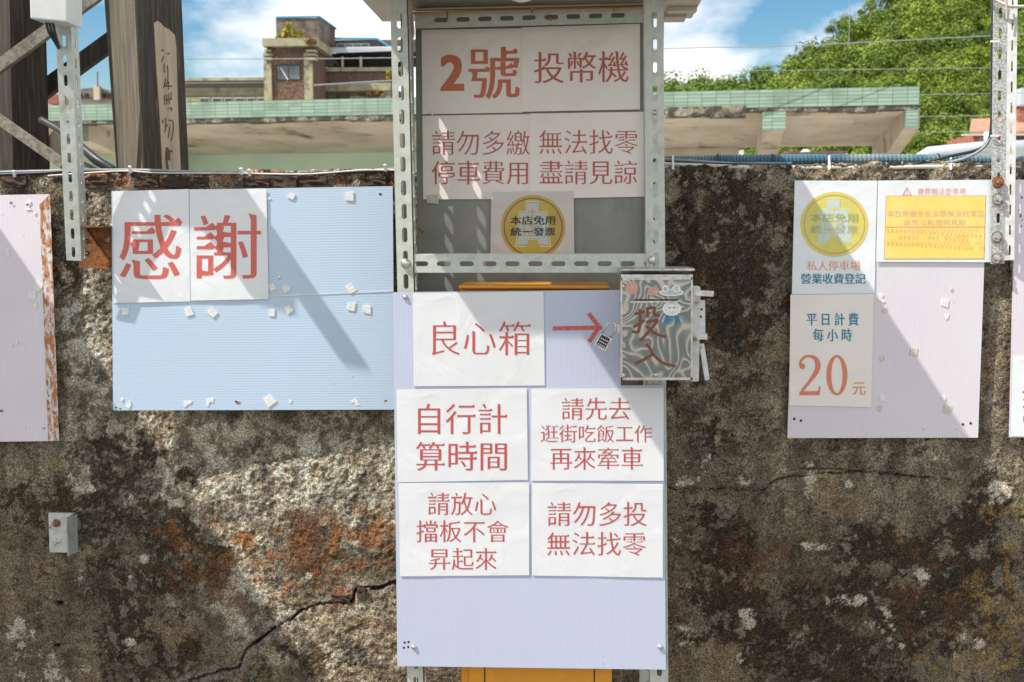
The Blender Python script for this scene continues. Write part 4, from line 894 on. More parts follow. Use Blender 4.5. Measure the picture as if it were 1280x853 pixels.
# ---- the yellow coin machine behind the lower panel
ym_t = thing('coin_machine', (-0.12, -0.3, 0.0), 'orange yellow coin machine almost hidden behind the white panel', 'coin machine')
a, b = P(574, 361, YF + .03), P(761, 845, YF + .03)
o = MB().box((a.x, YF + 0.03, 0.0), (b.x, YP - .001, a.z)).build('machine_body', M['yellow'], ym_t); bevel(o, 0.006, 3)
a2, b2 = P(573, 356.5, YF + .012), P(762, 362, YF + .012)
o = MB().box((a2.x, YF + 0.012, b2.z), (b2.x, YP - .02, a2.z)).build('machine_top', M['yellow'], ym_t); bevel(o, 0.0045, 3)
a, b = P(586, 800, YF + .02), P(765, 853, YF + .02)
o = MB().box((a.x, YF + 0.018, 0.0), (b.x, YF + .0298, 0.66)).build('machine_door', M['yellow'], ym_t); bevel(o, 0.003, 2)
for x in (606, 743):
    q = P(x, 840, YF + .018); MB().box((q.x - .0012, YF + .0165, 0.02), (q.x + .0012, YF + .0185, 0.655)).build('door_gap', M['dark'], ym_t)

# ---- the big fluted panel screwed on the legs
YS = YF - 0.010
cp = Sheet('fluted_board', [(491.5, 365.5, YS), (775.5, 362.5, YS), (832, 836.5, YS), (497, 832, YS)], M['flute_white'],
           'tall lilac white fluted panel screwed to the legs of the steel frame, carrying six papers', 'sign board', thick=0.004)
bpy.data.objects.remove(cp.o)
# its outline steps round the coin box
cc_ = [(491.5, 365.5), (775.3, 362.5), (776, 482), (829.5, 481.5), (832, 836.5), (497, 832)]
def panel_sheet():
    vs = [cp.at(x, y, -0.0035) for x, y in cc_] + [cp.at(x, y, 0.0) for x, y in cc_]; n = len(cc_)
    fs = [tuple(range(n, 2 * n)), tuple(range(n))[::-1]] + [(i, (i + 1) % n, n + (i + 1) % n, n + i) for i in range(n)]
    uv = [((v - cp.p0).dot(cp.u), (v - cp.p0).dot(cp.v)) for v in vs]
    o = meshobj('fluted_board', vs, fs, M['flute_white'], None, uv=uv)
    return tag(o, 'tall lilac white fluted panel screwed to the steel frame, carrying five papers', 'sign board')
cp.o = panel_sheet()
for x, y in ((507, 371.5), (517.5, 808), (825, 808)): domed('screw', cp.at(x, y, 0.0002), 0.0062, M['steel'], cp.o, flat=0.9)
for x, y in ((506, 802.5), (511, 801.8), (510.5, 808), (505, 809)): cp.poly('screw_hole', [(x + 1.4 * math.cos(a), y + 1.5 * math.sin(a)) for a in np.linspace(0, 5.5, 7)], M['dark'], 0.0006)
strip = cp.strokes('tape_arrow', [[(691, 410.5), (752, 409.5)], [(735.5, 391.5), (750.5, 410.5)], [(749, 408), (736.5, 427)]], 5.0, M['red_tape'], 0.0009)
yp = YS - 0.0052
def cpap(c, label, seed, dy=0.0): return Sheet('paper_notice', [(x, y, yp - dy) for x, y in c], M['paper'], label, 'notice', 'papers taped to the boards', wave=0.0006, seed=seed)
c1_ = cpap([(516, 367), (679.5, 364.5), (681, 482), (517, 483)], 'white paper reading 良心箱, top one on the tall panel beside the arrow', 20)
c1_.text('良心箱', (540, 401.6, 663.4, 444), M['red_txt'], -0.006, -0.016, 0.03)
c2_ = cpap([(495.5, 487), (658.5, 485), (660, 600), (497, 603)], 'white paper reading 自行計算時間, middle left on the tall panel', 21)
c2_.text('自行計', (522.7, 505, 634, 542.5), M['red_txt'], -0.002, -0.010, 0.03); c2_.text('算時間', (520, 551.6, 633.6, 588), M['red_txt'], -0.002, -0.010, 0.03)
c3_ = cpap([(664, 486), (829.5, 485), (829.5, 601), (664, 601)], 'white paper reading 請先去逛街吃飯工作再來牽車, middle right on the tall panel', 22)
c3_.text('請先去', (702, 497, 788, 525), M['red_txt'], -0.004, -0.012, 0.03); c3_.text('逛街吃飯工作', (675.8, 530.6, 815, 552.8), M['red_txt'], -0.004, -0.014, 0.03); c3_.text('再來牽車', (687.5, 559, 803.3, 587), M['red_txt'], -0.004, -0.012, 0.03)
c4_ = cpap([(498, 604), (661.5, 603), (661.5, 719), (500, 720.5)], 'white paper reading 請放心擋板不會昇起來, lower left on the tall panel', 23)
c4_.text('請放心', (534.8, 616, 620, 644), M['red_txt'], -0.004, -0.012, 0.03); c4_.text('擋板不會', (520.4, 650.5, 635, 677.7), M['red_txt'], -0.004, -0.012, 0.03); c4_.text('昇起來', (536, 684.6, 620.5, 712.7), M['red_txt'], -0.004, -0.012, 0.03)
c5_ = cpap([(665, 604), (828.5, 605), (828.5, 722), (665, 719.5)], 'white paper reading 請勿多投無法找零, lower right on the tall panel', 24)
c5_.text('請勿多投', (684.3, 627, 808, 657), M['red_txt'], -0.004, -0.012, 0.03); c5_.text('無法找零', (684, 665, 807, 694.7), M['red_txt'], -0.004, -0.012, 0.03)

# ---- the steel honesty box
sm = bpy.data.materials.new('painted_reflection_steel'); sm.use_nodes = True; n_, l_ = sm.node_tree.nodes, sm.node_tree.links; b_ = n_['Principled BSDF']
b_.inputs['Metallic'].default_value = 0.9; b_.inputs['Roughness'].default_value = 0.25
t_ = n_.new('ShaderNodeTexCoord'); nz = n_.new('ShaderNodeTexNoise'); nz.inputs['Scale'].default_value = 9; nz.inputs['Detail'].default_value = 2.2; nz.inputs['Distortion'].default_value = 0.6; l_.new(t_.outputs['Object'], nz.inputs['Vector'])
mt_ = n_.new('ShaderNodeMath'); mt_.operation = 'MULTIPLY'; mt_.inputs[1].default_value = 88; l_.new(nz.outputs[0], mt_.inputs[0]); si_ = n_.new('ShaderNodeMath'); si_.operation = 'SINE'; l_.new(mt_.outputs[0], si_.inputs[0])
rp = n_.new('ShaderNodeValToRGB'); rp.color_ramp.elements[0].position = 0.0; rp.color_ramp.elements[0].color = (0.21, 0.235, 0.235, 1); rp.color_ramp.elements[1].position = 0.99; rp.color_ramp.elements[1].color = (0.58, 0.54, 0.46, 1)  # pale wavy lines paint reflections into the steel's colour
e_ = rp.color_ramp.elements.new(0.78); e_.color = (0.30, 0.32, 0.31, 1)
mr_ = n_.new('ShaderNodeMapRange'); mr_.inputs['From Min'].default_value = -1; l_.new(si_.outputs[0], mr_.inputs['Value']); l_.new(mr_.outputs[0], rp.inputs[0]); l_.new(rp.outputs[0], b_.inputs['Base Color'])
bp_ = n_.new('ShaderNodeBump'); bp_.inputs['Strength'].default_value = 0.15; bp_.inputs['Distance'].default_value = 0.001; l_.new(si_.outputs[0], bp_.inputs['Height']); l_.new(bp_.outputs[0], b_.inputs['Normal'])
YC = YS - 0.105
hb = thing('coin_box', tuple(P(820, 474, YS - .05)), 'steel coin box with painted wavy reflections and brown brushed characters 投入, hung right of frame', 'coin box')
a, b = P(776.5, 343, YC + .004), P(864, 473, YC + .004)
o = MB().box((a.x, YC + .003, b.z), (b.x, YF + .03, a.z)).build('box_body', M['steel'], hb); bevel(o, 0.002, 2)
dr = Sheet('box_door', [(776.2, 349.5, YC), (865, 348.3, YC), (864.5, 473, YC), (776.5, 472.5, YC)], sm, None, None, parent=hb, thick=0.002)
for q in ([(776.2, 347.5), (865.5, 346.8), (865.5, 349.3), (776.2, 350.2)], [(775.6, 347.5), (777.8, 347.5), (778, 475), (775.8, 475)], [(863.4, 347), (865.8, 347), (865.4, 475), (863, 475)], [(776, 471.8), (865.3, 471.8), (865.3, 475), (776, 475)]):
    MB().prism([dr.at(x, y, 0.0002) for x, y in q], (0, -0.003, 0)).build('door_rim', M['steel'], hb)
lz = P(775, 335.7, YC - .012).z
o = MB().box((P(775, 338, YC - .012).x, YC - .012, lz - .0055), (P(868.7, 338, YC - .012).x, YF + .02, lz)).build('box_lid', M['steel'], hb); bevel(o, 0.0015, 1)
a, b = P(864.5, 358, YC + .03), P(872.5, 476, YC + .03)
o = MB().box((P(864.6, 358, YC + .02).x, YC + .012, b.z), (b.x, YC + .05, a.z)).build('side_frame', M['galv_white'], hb); bevel(o, 0.002, 1)
MB().bar(P(866, 366, YC + .012), P(892, 367.5, YC + .004), 0.012, 0.004).build('latch_arm', M['steel'], hb)
MB().bar(P(877.5, 375.5, YC + .02), P(878, 420, YC + .02), 0.0125, 0.005).build('latch_bar', M['galv_white'], hb)
MB().bar(P(877, 430, YC + .02), P(884, 475, YC + .02), 0.0105, 0.005).build('latch_bar', M['galv_white'], hb)
MB().bar(P(866, 421, YC + .012), P(884, 421, YC + .012), 0.012, 0.005).build('latch_hinge', M['galv_white'], hb)
bolt('rusty_bolt', P(868, 423.5, YC + .008), 0.005, 0.008, M['rusty_bolt'], hb)
for x, y in ((877, 387), (876, 396)): MB().tube([P(x, y, YC + .0172), P(x, y, YC + .0168)], 0.0026, 8).build('latch_hole', M['dark'], hb)
for x, y in ((778.7, 358), (779, 469), (820, 469)): domed('rivet', dr.at(x, y, 0.0), 0.0052, M['steel'], hb, flat=0.8)
MB().prism([dr.at(x, y, 0.0004) for x, y in ((792.5, 374.2), (846.3, 374.2), (846.3, 375.9), (792.5, 375.9))], (0, -.0004, 0)).build('coin_slot', M['dark'], hb)
MB().prism([dr.at(x, y, 0.0003) for x, y in ((788, 376.6), (846.5, 376.4), (846.5, 378.2), (788, 378.6))], (0, -.003, 0)).build('slot_lip', M['steel'], hb)
ZB = lambda x, y: (740 + x / 4.738, 310 + y / 4.738)
bru = [[ZB(252, 392), ZB(312, 378)], [ZB(283, 362), ZB(285, 440), ZB(276, 498)], [ZB(278, 500), ZB(236, 496)], [ZB(244, 470), ZB(312, 428)],
       [ZB(330, 412), ZB(328, 350)], [ZB(328, 360), ZB(372, 352)], [ZB(372, 350), ZB(368, 392), ZB(400, 400)], [ZB(322, 440), ZB(392, 426)], [ZB(390, 428), ZB(350, 480), ZB(284, 552)], [ZB(322, 462), ZB(372, 506), ZB(438, 528)]]
dr.strokes('brushed_character', bru, 3.5, M['brown_tape'], 0.0006)
dr.strokes('brushed_character', [[ZB(322, 568), ZB(345, 600), ZB(370, 640), ZB(425, 684), ZB(495, 700)], [ZB(364, 626), ZB(318, 655), ZB(254, 688)]], 3.5, M['brown_tape'], 0.0006)
def disc(sh, cx, cy, rx, ry, mt, lift, nm, seed=0, j=0.0, n=20):
    r_ = random.Random(seed); sh.poly(nm, [(cx + rx * (1 + r_.uniform(-j, j)) * math.cos(a), cy + ry * (1 + r_.uniform(-j, j)) * math.sin(a)) for a in np.linspace(0, 2 * math.pi, n, endpoint=False)], M[mt], lift)
disc(dr, *ZB(236, 238), 8, 7.5, 'peach', .0005, 'sticker', 3, .15); disc(dr, *ZB(362, 258), 6.6, 5.6, 'peach', .0005, 'sticker', 4, .15)
disc(dr, *ZB(470, 264), 15.5, 4.6, 'stick_white', .0004, 'sticker'); disc(dr, *ZB(470, 263), 13.6, 3.3, 'pale_blue', .0007, 'sticker_inset')
disc(dr, *ZB(434, 243), 3.6, 4.6, 'stick_white', .0009, 'sticker_figure', 5, .12); disc(dr, *ZB(434, 243), 2.0, 2.8, 'grey_fade', .0011, 'sticker_inset', 6, .12)
disc(dr, *ZB(500, 240), 5.0, 4.8, 'stick_white', .0009, 'sticker_figure', 7, .15); disc(dr, *ZB(500, 240), 3.0, 2.9, 'grey_fade', .0011, 'sticker_inset', 8, .2); disc(dr, *ZB(500, 240), 1.3, 1.4, 'stick_white', .0013, 'sticker_inset', 8, .2)
for q in ([(437, 398), (466, 404), (448, 458), (438, 442), (420, 450)], [(480, 404), (508, 398), (530, 452), (512, 444), (500, 458)]):
    dr.poly('ribbon_tail', [ZB(x, y) for x, y in q], M['ribbon_blue'], .0006)
dr.poly('rosette', [(ZB(472, 360)[0] + (12.2 if k % 2 else 11) * math.cos(k * math.pi / 16), ZB(472, 360)[1] + (9.4 if k % 2 else 8.4) * math.sin(k * math.pi / 16)) for k in range(32)], M['stick_white'], .0008)
disc(dr, *ZB(472, 360), 8.6, 6.6, 'pale_blue', .0010, 'rosette_ring'); disc(dr, *ZB(472, 360), 7.8, 5.9, 'stick_white', .0012, 'rosette_face')
disc(dr, *ZB(460, 354), 2.3, 1.5, 'grey_fade', .0014, 'rosette_eye'); disc(dr, *ZB(486, 354), 2.3, 1.5, 'grey_fade', .0014, 'rosette_eye')
dr.strokes('rosette_smile', [[ZB(456, 374), ZB(472, 382), ZB(490, 374)]], .7, M['grey_fade'], .0014)
# hasp and padlock
MB().box((P(771.8, 405.5, YC + .01).x, YC + .006, P(771, 417.5, YC + .01).z), (P(775.6, 405.5, YC + .01).x, YC + .012, P(771, 405.8, YC + .01).z)).build('hasp', M['steel'], hb)
pk = thing('padlock', tuple(P(757, 438, YC + .005)), 'small four-digit combination padlock hanging from the left side of the coin box', 'padlock')
YK = YC - 0.004
pc = [P(751, 416.5, YK), P(766, 424, YK), P(757.5, 440.5, YK), P(742.2, 432, YK)]
o = MB().prism(pc, (0, 0.016, 0)).build('lock_body', M['steel'], pk); bevel(o, 0.002, 2)
def lerpq(u, v): a_ = pc[0].lerp(pc[1], u); b2_ = pc[3].lerp(pc[2], u); return a_.lerp(b2_, v)
MB().prism([lerpq(.10, .06), lerpq(.82, .06), lerpq(.82, .84), lerpq(.10, .84)], (0, -0.0012, 0)).build('lock_face', M['black'], pk)
for k in range(4):
    for q in (.3, .52, .74):
        if q > .74: continue
        c_ = lerpq(.24 + .155 * k, q) + Vector((0, -.0016, 0)); MB().box((c_.x - .0013, c_.y - .0006, c_.z - .0011), (c_.x + .0013, c_.y + .0003, c_.z + .0011)).build('dial_digit', M['stick_white'], pk)
s0, s1 = lerpq(.12, .04) + Vector((0, .008, 0)), lerpq(.86, .04) + Vector((0, .008, 0)); dirn = (pc[0] - pc[3]).normalized()
arc = [s0, s0 + dirn * .022]; mid_, rr_ = (s0 + s1) / 2 + dirn * .022, (s1 - s0).length / 2; ux = (s1 - s0).normalized()
arc += [mid_ - ux * rr_ * math.cos(a) + dirn * rr_ * math.sin(a) for a in np.linspace(0.3, math.pi - .3, 7)] + [s1 + dirn * .022, s1]
MB().tube(arc, 0.0023, 8).build('shackle', M['steel'], pk, True)

# ================================================================ CABLES ALONG THE WALL TOP
def cable(name, pts, r, material, label, y=None, n=6, group=None):
    w_ = [P(*p) if len(p) == 3 else P(p[0], p[1], y) for p in pts]
    return tag(MB().tube(catmull(w_, 6), r, n).build(name, material, None, True), label, 'cable', group)
gl = 'thin cables clipped along the left wall top'
ca1 = cable('cable', [(-60, 217), (40, 214.5), (110, 213), (180, 213), (260, 215.5), (360, 216), (430, 214), (500, 211.5)], 0.0040, M['grey_cable'], 'upper grey cable along the top of the wall at the left', 0.01, group=gl)
ca2 = cable('cable', [(-60, 220), (40, 217), (90, 213.8), (150, 214.5), (240, 218), (340, 217.5), (440, 215.5), (500, 213.5)], 0.0038, M['black'], 'black cable twisted under the grey one on the left wall top', 0.004, group=gl)
ca3 = cable('cable', [(60, 220), (150, 214.2), (200, 216.5), (300, 217), (380, 218), (450, 213.2), (500, 213)], 0.0024, M['white_cable'], 'thin pale cable crossing the dark ones on the left wall top', -0.002, group=gl)
for (x, y), lb_ in zip(((17, 216.5), (162, 211), (301, 213.5), (311, 215), (481, 209)), ('above the rusty-edged board', 'at the foot of the thick timber post', 'left of the close pair', 'right of the close pair', 'nearest the left leg of the steel frame')):
    tag(MB().bar(P(x, y - 3, -.012), P(x + 1.5, y + 5, -.004), 0.007, 0.006).build('cable_clip', M['tie']), 'small white clip on the wall top cables, ' + lb_, 'cable clip', 'clips on the left wall top')
cable('cable', [(52, 150, .2), (75, 163, .15), (100, 182, .08), (122, 200, .03), (142, 212, .02)], 0.011, M['black'], 'thick black cable dropping behind the left slotted post')
cable('cable', [(95, 168, .14), (106, 190, .08), (120, 204, .04), (140, 213, .02)], 0.0065, M['black'], 'thinner black cable looping below the thick one', n=8)
# corrugated blue conduit
cpts = catmull([P(825, 201.5, .055), P(900, 200.3, .05), P(1000, 199.8, .05), P(1120, 199.5, .05), P(1240, 200.5, .05), P(1330, 202, .05)], 60)
vs_, rs_ = [], []
tot = 0; nr_ = int((cpts[-1] - cpts[0]).length / 0.0018)
def along(t): f = t * (len(cpts) - 1); i = min(int(f), len(cpts) - 2); return cpts[i].lerp(cpts[i + 1], f - i)
rp_ = [along(k / nr_) for k in range(nr_ + 1)]
cdt = MB().tube(rp_, [0.0145 if (k % 5) in (0, 1, 2) else 0.0120 for k in range(nr_ + 1)], 12).build('corrugated_conduit', M['blue_conduit'], None, False)
tag(cdt, 'blue ribbed plastic conduit lying on the wall top at the right', 'conduit')
for x in (897, 965, 1035, 1172): tag(MB().tube([P(x - 1.2, 200, .05), P(x + 1.2, 200, .05)], 0.0165, 12).build('black_tape', M['black'], cdt), None)
gr = 'cables under the blue conduit'
cable('cable', [(825, 203, .03), (870, 204.5, .02), (930, 206, .015), (1000, 207, .012), (1080, 206.5, .012), (1150, 204, .012), (1185, 196, .012), (1225, 186, .008), (1238, 168, 0), (1240, 120, -.01), (1240.5, 50, -.02), (1242, -20, -.02)], 0.0042, M['black'], 'black cable under the blue conduit climbing the right post', group=gr, n=8)
cable('cable', [(828, 199.5, .03), (860, 201, .025), (900, 204, .02), (960, 208, .015), (1060, 208.5, .012), (1150, 206.5, .012), (1200, 200, .01), (1228, 186, .004), (1239, 170, 0)], 0.0040, M['grey_cable'], 'grey cable under the blue conduit curling up at the right post', group=gr, n=8)
cable('cable', [(828, 205.5, .02), (880, 207.5, .015), (950, 209.5, .01), (1100, 209.5, .01), (1240, 208, .01), (1330, 209, .01)], 0.0058, M['white_cable'], 'pale flat cable lowest along the right wall top', group=gr, n=8)
cable('cable', [(1252, 195, .06), (1262, 199, .04), (1275, 204, .03), (1300, 206, .03)], 0.0055, M['black'], 'black cable curving away at the far right of the wall top', n=8)
cable('cable', [(826, 203, .045), (870, 204, .04), (920, 206, .03), (990, 206, .03)], 0.008, M['blue_conduit'], 'smooth dark blue sleeve below the ribbed conduit beside the frame', n=8)
for x, lb_ in ((841, 'nearest the steel frame'), (1036, 'above the round yellow badge'), (1188, 'above the yellow box notice')):
    tag(MB().prism([P(x - 1.0, 195, .03), P(x + 1.2, 194, .03), P(x + 1.6, 211.5, -.006), P(x - 0.9, 212.5, -.006)], (0, -.003, 0)).build('cable_tie', M['tie']), 'white nylon tie round the blue conduit, ' + lb_, 'cable tie', 'ties on the right wall top')

# ================================================================ UNSEEN THINGS BESIDE THE VIEW (added and shaped for the shadows they cast into it)
def down(p, z): t = (z - p.z) / -LD.z * -1; return p + LD * ((p.z - z) / -LD.z)
nb = thing('unseen_roof', (-2.6, -0.6, 0), 'unseen flat roof, presumed next coin machine stand, left of view, shading the lower left wall', 'steel frame')
MB().box((-3.4, -1.6, ZR), (-1.90, -0.02, ZR + 0.03)).build('roof', M['roof_beige'], nb)  # unseen, its edge set so the shade crosses the lower left wall
for x in (-3.2, -2.3):
    MB().box((x, -0.40, 0), (x + .04, -0.36, ZR - .001)).build('leg', M['galv_kiosk'], nb)
fl = thing('unseen_shade_caster', (-1.27, -0.3, 2.2), 'unseen plate and arm above the left post, shaped to cast shade on the board', 'lamp')
MB().box((-1.455, -0.27, 2.195), (-1.224, -0.03, 2.207)).build('shade_plate', M['galv'], fl)
MB().box((-1.280, -0.363, 2.195), (-1.224, -0.2702, 2.207)).build('shade_arm', M['galv'], fl)  # plate and arm carry no lamp, only the outline of their shadow

# ================================================================ TIMBER POSTS AND BRACES BEHIND THE WALL
def post_prism(name, lines, material, parent):       # lines: px at photo row 0 and row 215, with depth; extended down to the ground and up past the view
    ring = []
    for (x0, x1, y) in lines:
        a, b = P(x0, 0, y), P(x1, 215, y); d = (a - b) / (a.z - b.z); ring.append((b + d * (0.0 - b.z), b + d * (3.1 - b.z)))
    n = len(ring); vs = [r[0] for r in ring] + [r[1] for r in ring]
    return meshobj(name, vs, [tuple(range(n))[::-1], tuple(range(n, 2 * n))] + [(i, (i + 1) % n, n + (i + 1) % n, n + i) for i in range(n)], material, parent)
pa = thing('timber_post', (-1.9, 0.5, 0), 'dark weathered timber post at the far left edge behind the wall', 'post')
post_prism('post_shaft', [(-60, -55, .42), (12, 16, .36), (56.5, 62.5, .48), (-20, -15, .8)], M['wood_dark'], pa)
pb = thing('timber_post', (-1.2, 0.4, 0), 'thick square timber post with a pale scrawled patch, behind the wall', 'post')
post_prism('post_shaft', [(132, 147.5, .50), (170, 180, .36), (227, 236, .52), (190, 205, .75)], M['wood_dark'], pb)
# weathered slab with sunlit tone in its colour on its left face and the pale patch on its right face
def on_face(l1, l2, f, row, lift):
    (a0, a1, ya), (b0, b1, yb) = l1, l2
    A = P(a0, 0, ya).lerp(P(a1, 215, ya), row / 215); B = P(b0, 0, yb).lerp(P(b1, 215, yb), row / 215)
    A = A; n = (B - A).cross(Vector((0, 0, 1))).normalized(); n = n if n.y < 0 else -n
    return A.lerp(B, f) + n * lift, n
L1, L2, L3 = (132, 147.5, .50), (170, 180, .36), (227, 236, .52)
q = [on_face(L1, L2, f, r, .004)[0] for f, r in ((0.0, -60), (1.0, -60), (1.0, 260), (0.0, 260))]; nn = on_face(L1, L2, .5, 100, 0)[1]
MB().prism(q, -nn * 0.006).build('lit_face', M['wood_mid'], pb)
prof = [(.35, 29), (.43, 26), (.5, 29), (.55, 33), (.68, 37), (.80, 44), (.82, 60), (.80, 120), (.80, 214), (.80, 230), (.39, 230), (.385, 150), (.36, 90)]
q = [on_face(L2, L3, f, r, .003)[0] for f, r in prof]; nn = on_face(L2, L3, .5, 100, 0)[1]
patch = MB().prism(q, -nn * 0.0035).build('pale_patch', M['wood_pale'], pb)
def strokes_face(lines, wd):
    vs, fs = [], []
    for ln in lines:
        pts = catmull([Vector((a, b, 0)) for a, b in ln], 4) if len(ln) > 2 else [Vector((a, b, 0)) for a, b in ln]
        b_0 = len(vs)
        for i, p in enumerate(pts):
            t = pts[min(i + 1, len(pts) - 1)] - pts[max(i - 1, 0)]; t = Vector((t.x * 57, t.y, 0)).normalized(); q_ = Vector((-t.y, t.x, 0)) * wd / 2
            for sg in (1, -1): vs.append(on_face(L2, L3, p.x + sg * q_.x / 57, p.y + sg * q_.y, .0040)[0])
        fs += [(b_0 + 2 * i, b_0 + 2 * i + 1, b_0 + 2 * i + 3, b_0 + 2 * i + 2) for i in range(len(pts) - 1)]
    return meshobj('brush_strokes', vs, fs, M['ink'], patch)
def S_(x, y): return ((180 + x / 4.265 - (172 + y / 4.265 * .04)) / 57.0, 20 + y / 4.265)
strokes_face([[S_(100, 210), S_(92, 245)], [S_(104, 250), S_(104, 300)], [S_(112, 330), S_(104, 370)], [S_(122, 260), S_(124, 330), S_(116, 370)], [S_(100, 380), S_(112, 355)], [S_(128, 345), S_(126, 390)], [S_(106, 372), S_(148, 372)],
              [S_(104, 420), S_(106, 470)], [S_(116, 415), S_(118, 468)], [S_(128, 410), S_(130, 468)], [S_(142, 405), S_(140, 440)], [S_(104, 445), S_(148, 440)], [S_(122, 490), S_(146, 488)], [S_(146, 488), S_(140, 505)],
              [S_(98, 550), S_(92, 570)], [S_(112, 540), S_(110, 590)], [S_(126, 555), S_(150, 560), S_(150, 620), S_(140, 665)], [S_(134, 585), S_(124, 650)], [S_(120, 575), S_(104, 620)], [S_(70, 560), S_(68, 580)]], 1.2)
strokes_face([[S_(118, 700), S_(114, 760), S_(122, 830)], [S_(126, 712), S_(128, 770)]], 3.2)
strokes_face([[S_(140, 715), S_(142, 726)], [S_(92, 178), S_(98, 184)], [S_(124, 196), S_(128, 204)]], 2.6)
def brace(p, q, y0, y1, wd, dep, m, label):
    return tag(MB().bar(P(p[0], p[1], y0), P(q[0], q[1], y1), wd, dep).build('timber_brace', m), label, 'brace')
brace((-40, 112), (150, -27), .26, .26, 0.034, 0.02, M['wood_grey'], 'grey timber brace sloping up to the right behind the junction box')
brace((-30, 129), (80, 206), .27, .22, 0.028, 0.02, M['wood_grey'], 'grey timber brace sloping down to the right at the left edge')
brace((40, 124), (150, 44), .62, .62, 0.052, 0.03, M['wood_dark'], 'dark timber brace between the two timber posts')
brace((62, 172), (92, 195), .5, .5, 0.05, 0.02, M['wood_pale'], 'short pale plank end behind the left slotted post')
brace((105, 205), (140, 222), .15, .15, 0.012, 0.012, M['wood_grey'], 'thin grey strut lying behind the cables')

# ================================================================ PLATFORM CANOPY
def tile_mat():
    m = bpy.data.materials.new('green_ceramic_tile'); m.use_nodes = True; n, l = m.node_tree.nodes, m.node_tree.links; b = n['Principled BSDF']; b.inputs['Roughness'].default_value = 0.4
    uv = n.new('ShaderNodeUVMap'); br = n.new('ShaderNodeTexBrick'); br.offset = 0.0; br.inputs['Scale'].default_value = 1; br.inputs['Brick Width'].default_value = 0.25; br.inputs['Row Height'].default_value = 0.062; br.inputs['Mortar Size'].default_value = 0.006
    br.inputs['Color1'].default_value = (0.21, 0.315, 0.24, 1); br.inputs['Color2'].default_value = (0.29, 0.39, 0.31, 1); br.inputs['Mortar'].default_value = (0.10, 0.15, 0.11, 1)
    l.new(uv.outputs[0], br.inputs['Vector'])
    nz = n.new('ShaderNodeTexNoise'); nz.inputs['Scale'].default_value = 1.4; nz.inputs['Detail'].default_value = 7; l.new(uv.outputs[0], nz.inputs['Vector'])
    mr = n.new('ShaderNodeMapRange'); mr.inputs['From Min'].default_value = 0.50; mr.inputs['From Max'].default_value = 0.70; mr.inputs['To Max'].default_value = 0.8; l.new(nz.outputs[0], mr.inputs['Value'])
    mx_ = n.new('ShaderNodeMixRGB'); mx_.inputs[2].default_value = (0.13, 0.17, 0.13, 1); l.new(br.outputs[0], mx_.inputs[1]); l.new(mr.outputs[0], mx_.inputs[0]); l.new(mx_.outputs[0], b.inputs['Base Color'])
    return m
M['tile'] = tile_mat()
M['soffit'] = mat('stained_plaster_soffit', (0.60, 0.53, 0.43), 0.9, 0, (0.44, 0.375, 0.29), 0.7, 0.42, 0.62, 0.3, 6, 0.02, col3=(0.13, 0.11, 0.08), scale3=1.3, lo3=0.58, hi3=0.70)
M['broken_edge'] = mat('broken_black_concrete', (0.06, 0.055, 0.04), 0.95, 0, (0.30, 0.28, 0.22), 5, 0.48, 0.62, 1.0, 12, 0.05, col3=(0.20, 0.30, 0.22), scale3=2.2, lo3=0.6, hi3=0.66)
M['mint_wall'] = mat('pale_mint_wall', (0.50, 0.66, 0.52), 0.8, 0, (0.42, 0.58, 0.46), 1.2, 0.4, 0.7)
pcn = thing('platform_canopy', (-2, 24, 0), 'long concrete platform canopy edged with pale green tiles, crossing behind the wall', 'canopy')
EYE = CAM.z
def fa(px, top_y):                           # front edge line of the canopy: distance so that its top sits 2.45 m above the eye
    z = EYE + 2.45; return PZ(px, top_y, z)
A0, A1 = fa(-200, 137.5), fa(1149.5, 108)
dirc = (A1 - A0).normalized(); Lc = (A1 - A0).length; bk = Vector((-dirc.y, dirc.x, 0)); bk = bk if bk.y > 0 else -bk; UPv = Vector((0, 0, 1))
def cp_(s, b, z): return A0 + dirc * s + bk * b + UPv * z
def s_at(px, zrel=0):                        # how far along the edge a photo column meets it
    d = ray(px, 130); n = Vector((dirc.y, -dirc.x, 0)); t = (A0 - CAM).dot(n) / d.dot(n); return ((CAM + d * t) - A0).dot(dirc)
FH = 0.335
def uvbox(name, s0, s1, b0, b1, z0, z1, material, parent=pcn):
    vs = [cp_(s0, b0, z0), cp_(s1, b0, z0), cp_(s1, b0, z1), cp_(s0, b0, z1), cp_(s0, b1, z0), cp_(s1, b1, z0), cp_(s1, b1, z1), cp_(s0, b1, z1)]
    vv = []; ff = []; uv = []
    for f in ((0, 1, 2, 3), (1, 5, 6, 2), (5, 4, 7, 6), (4, 0, 3, 7), (3, 2, 6, 7), (4, 5, 1, 0)):
        b_0 = len(vv)
        for i in f:
            s_, b__, z_ = ((s0, s1)[i in (1, 2, 5, 6)], (b0, b1)[i > 3], (z0, z1)[i in (2, 3, 6, 7)]); vv.append(vs[i]); uv.append((s_ + b__, z_) if f not in ((3, 2, 6, 7), (4, 5, 1, 0)) else (s_, b__))
        ff.append((b_0, b_0 + 1, b_0 + 2, b_0 + 3))
    return meshobj(name, vv, ff, material, parent, uv=uv)
uvbox('tiled_edge', 0, Lc, 0, 0.30, -FH + .02, 0, M['tile'])
uvbox('roof_slab', 0, Lc - .02, 0.301, 4.6, -0.30, -0.04, M['soffit'])
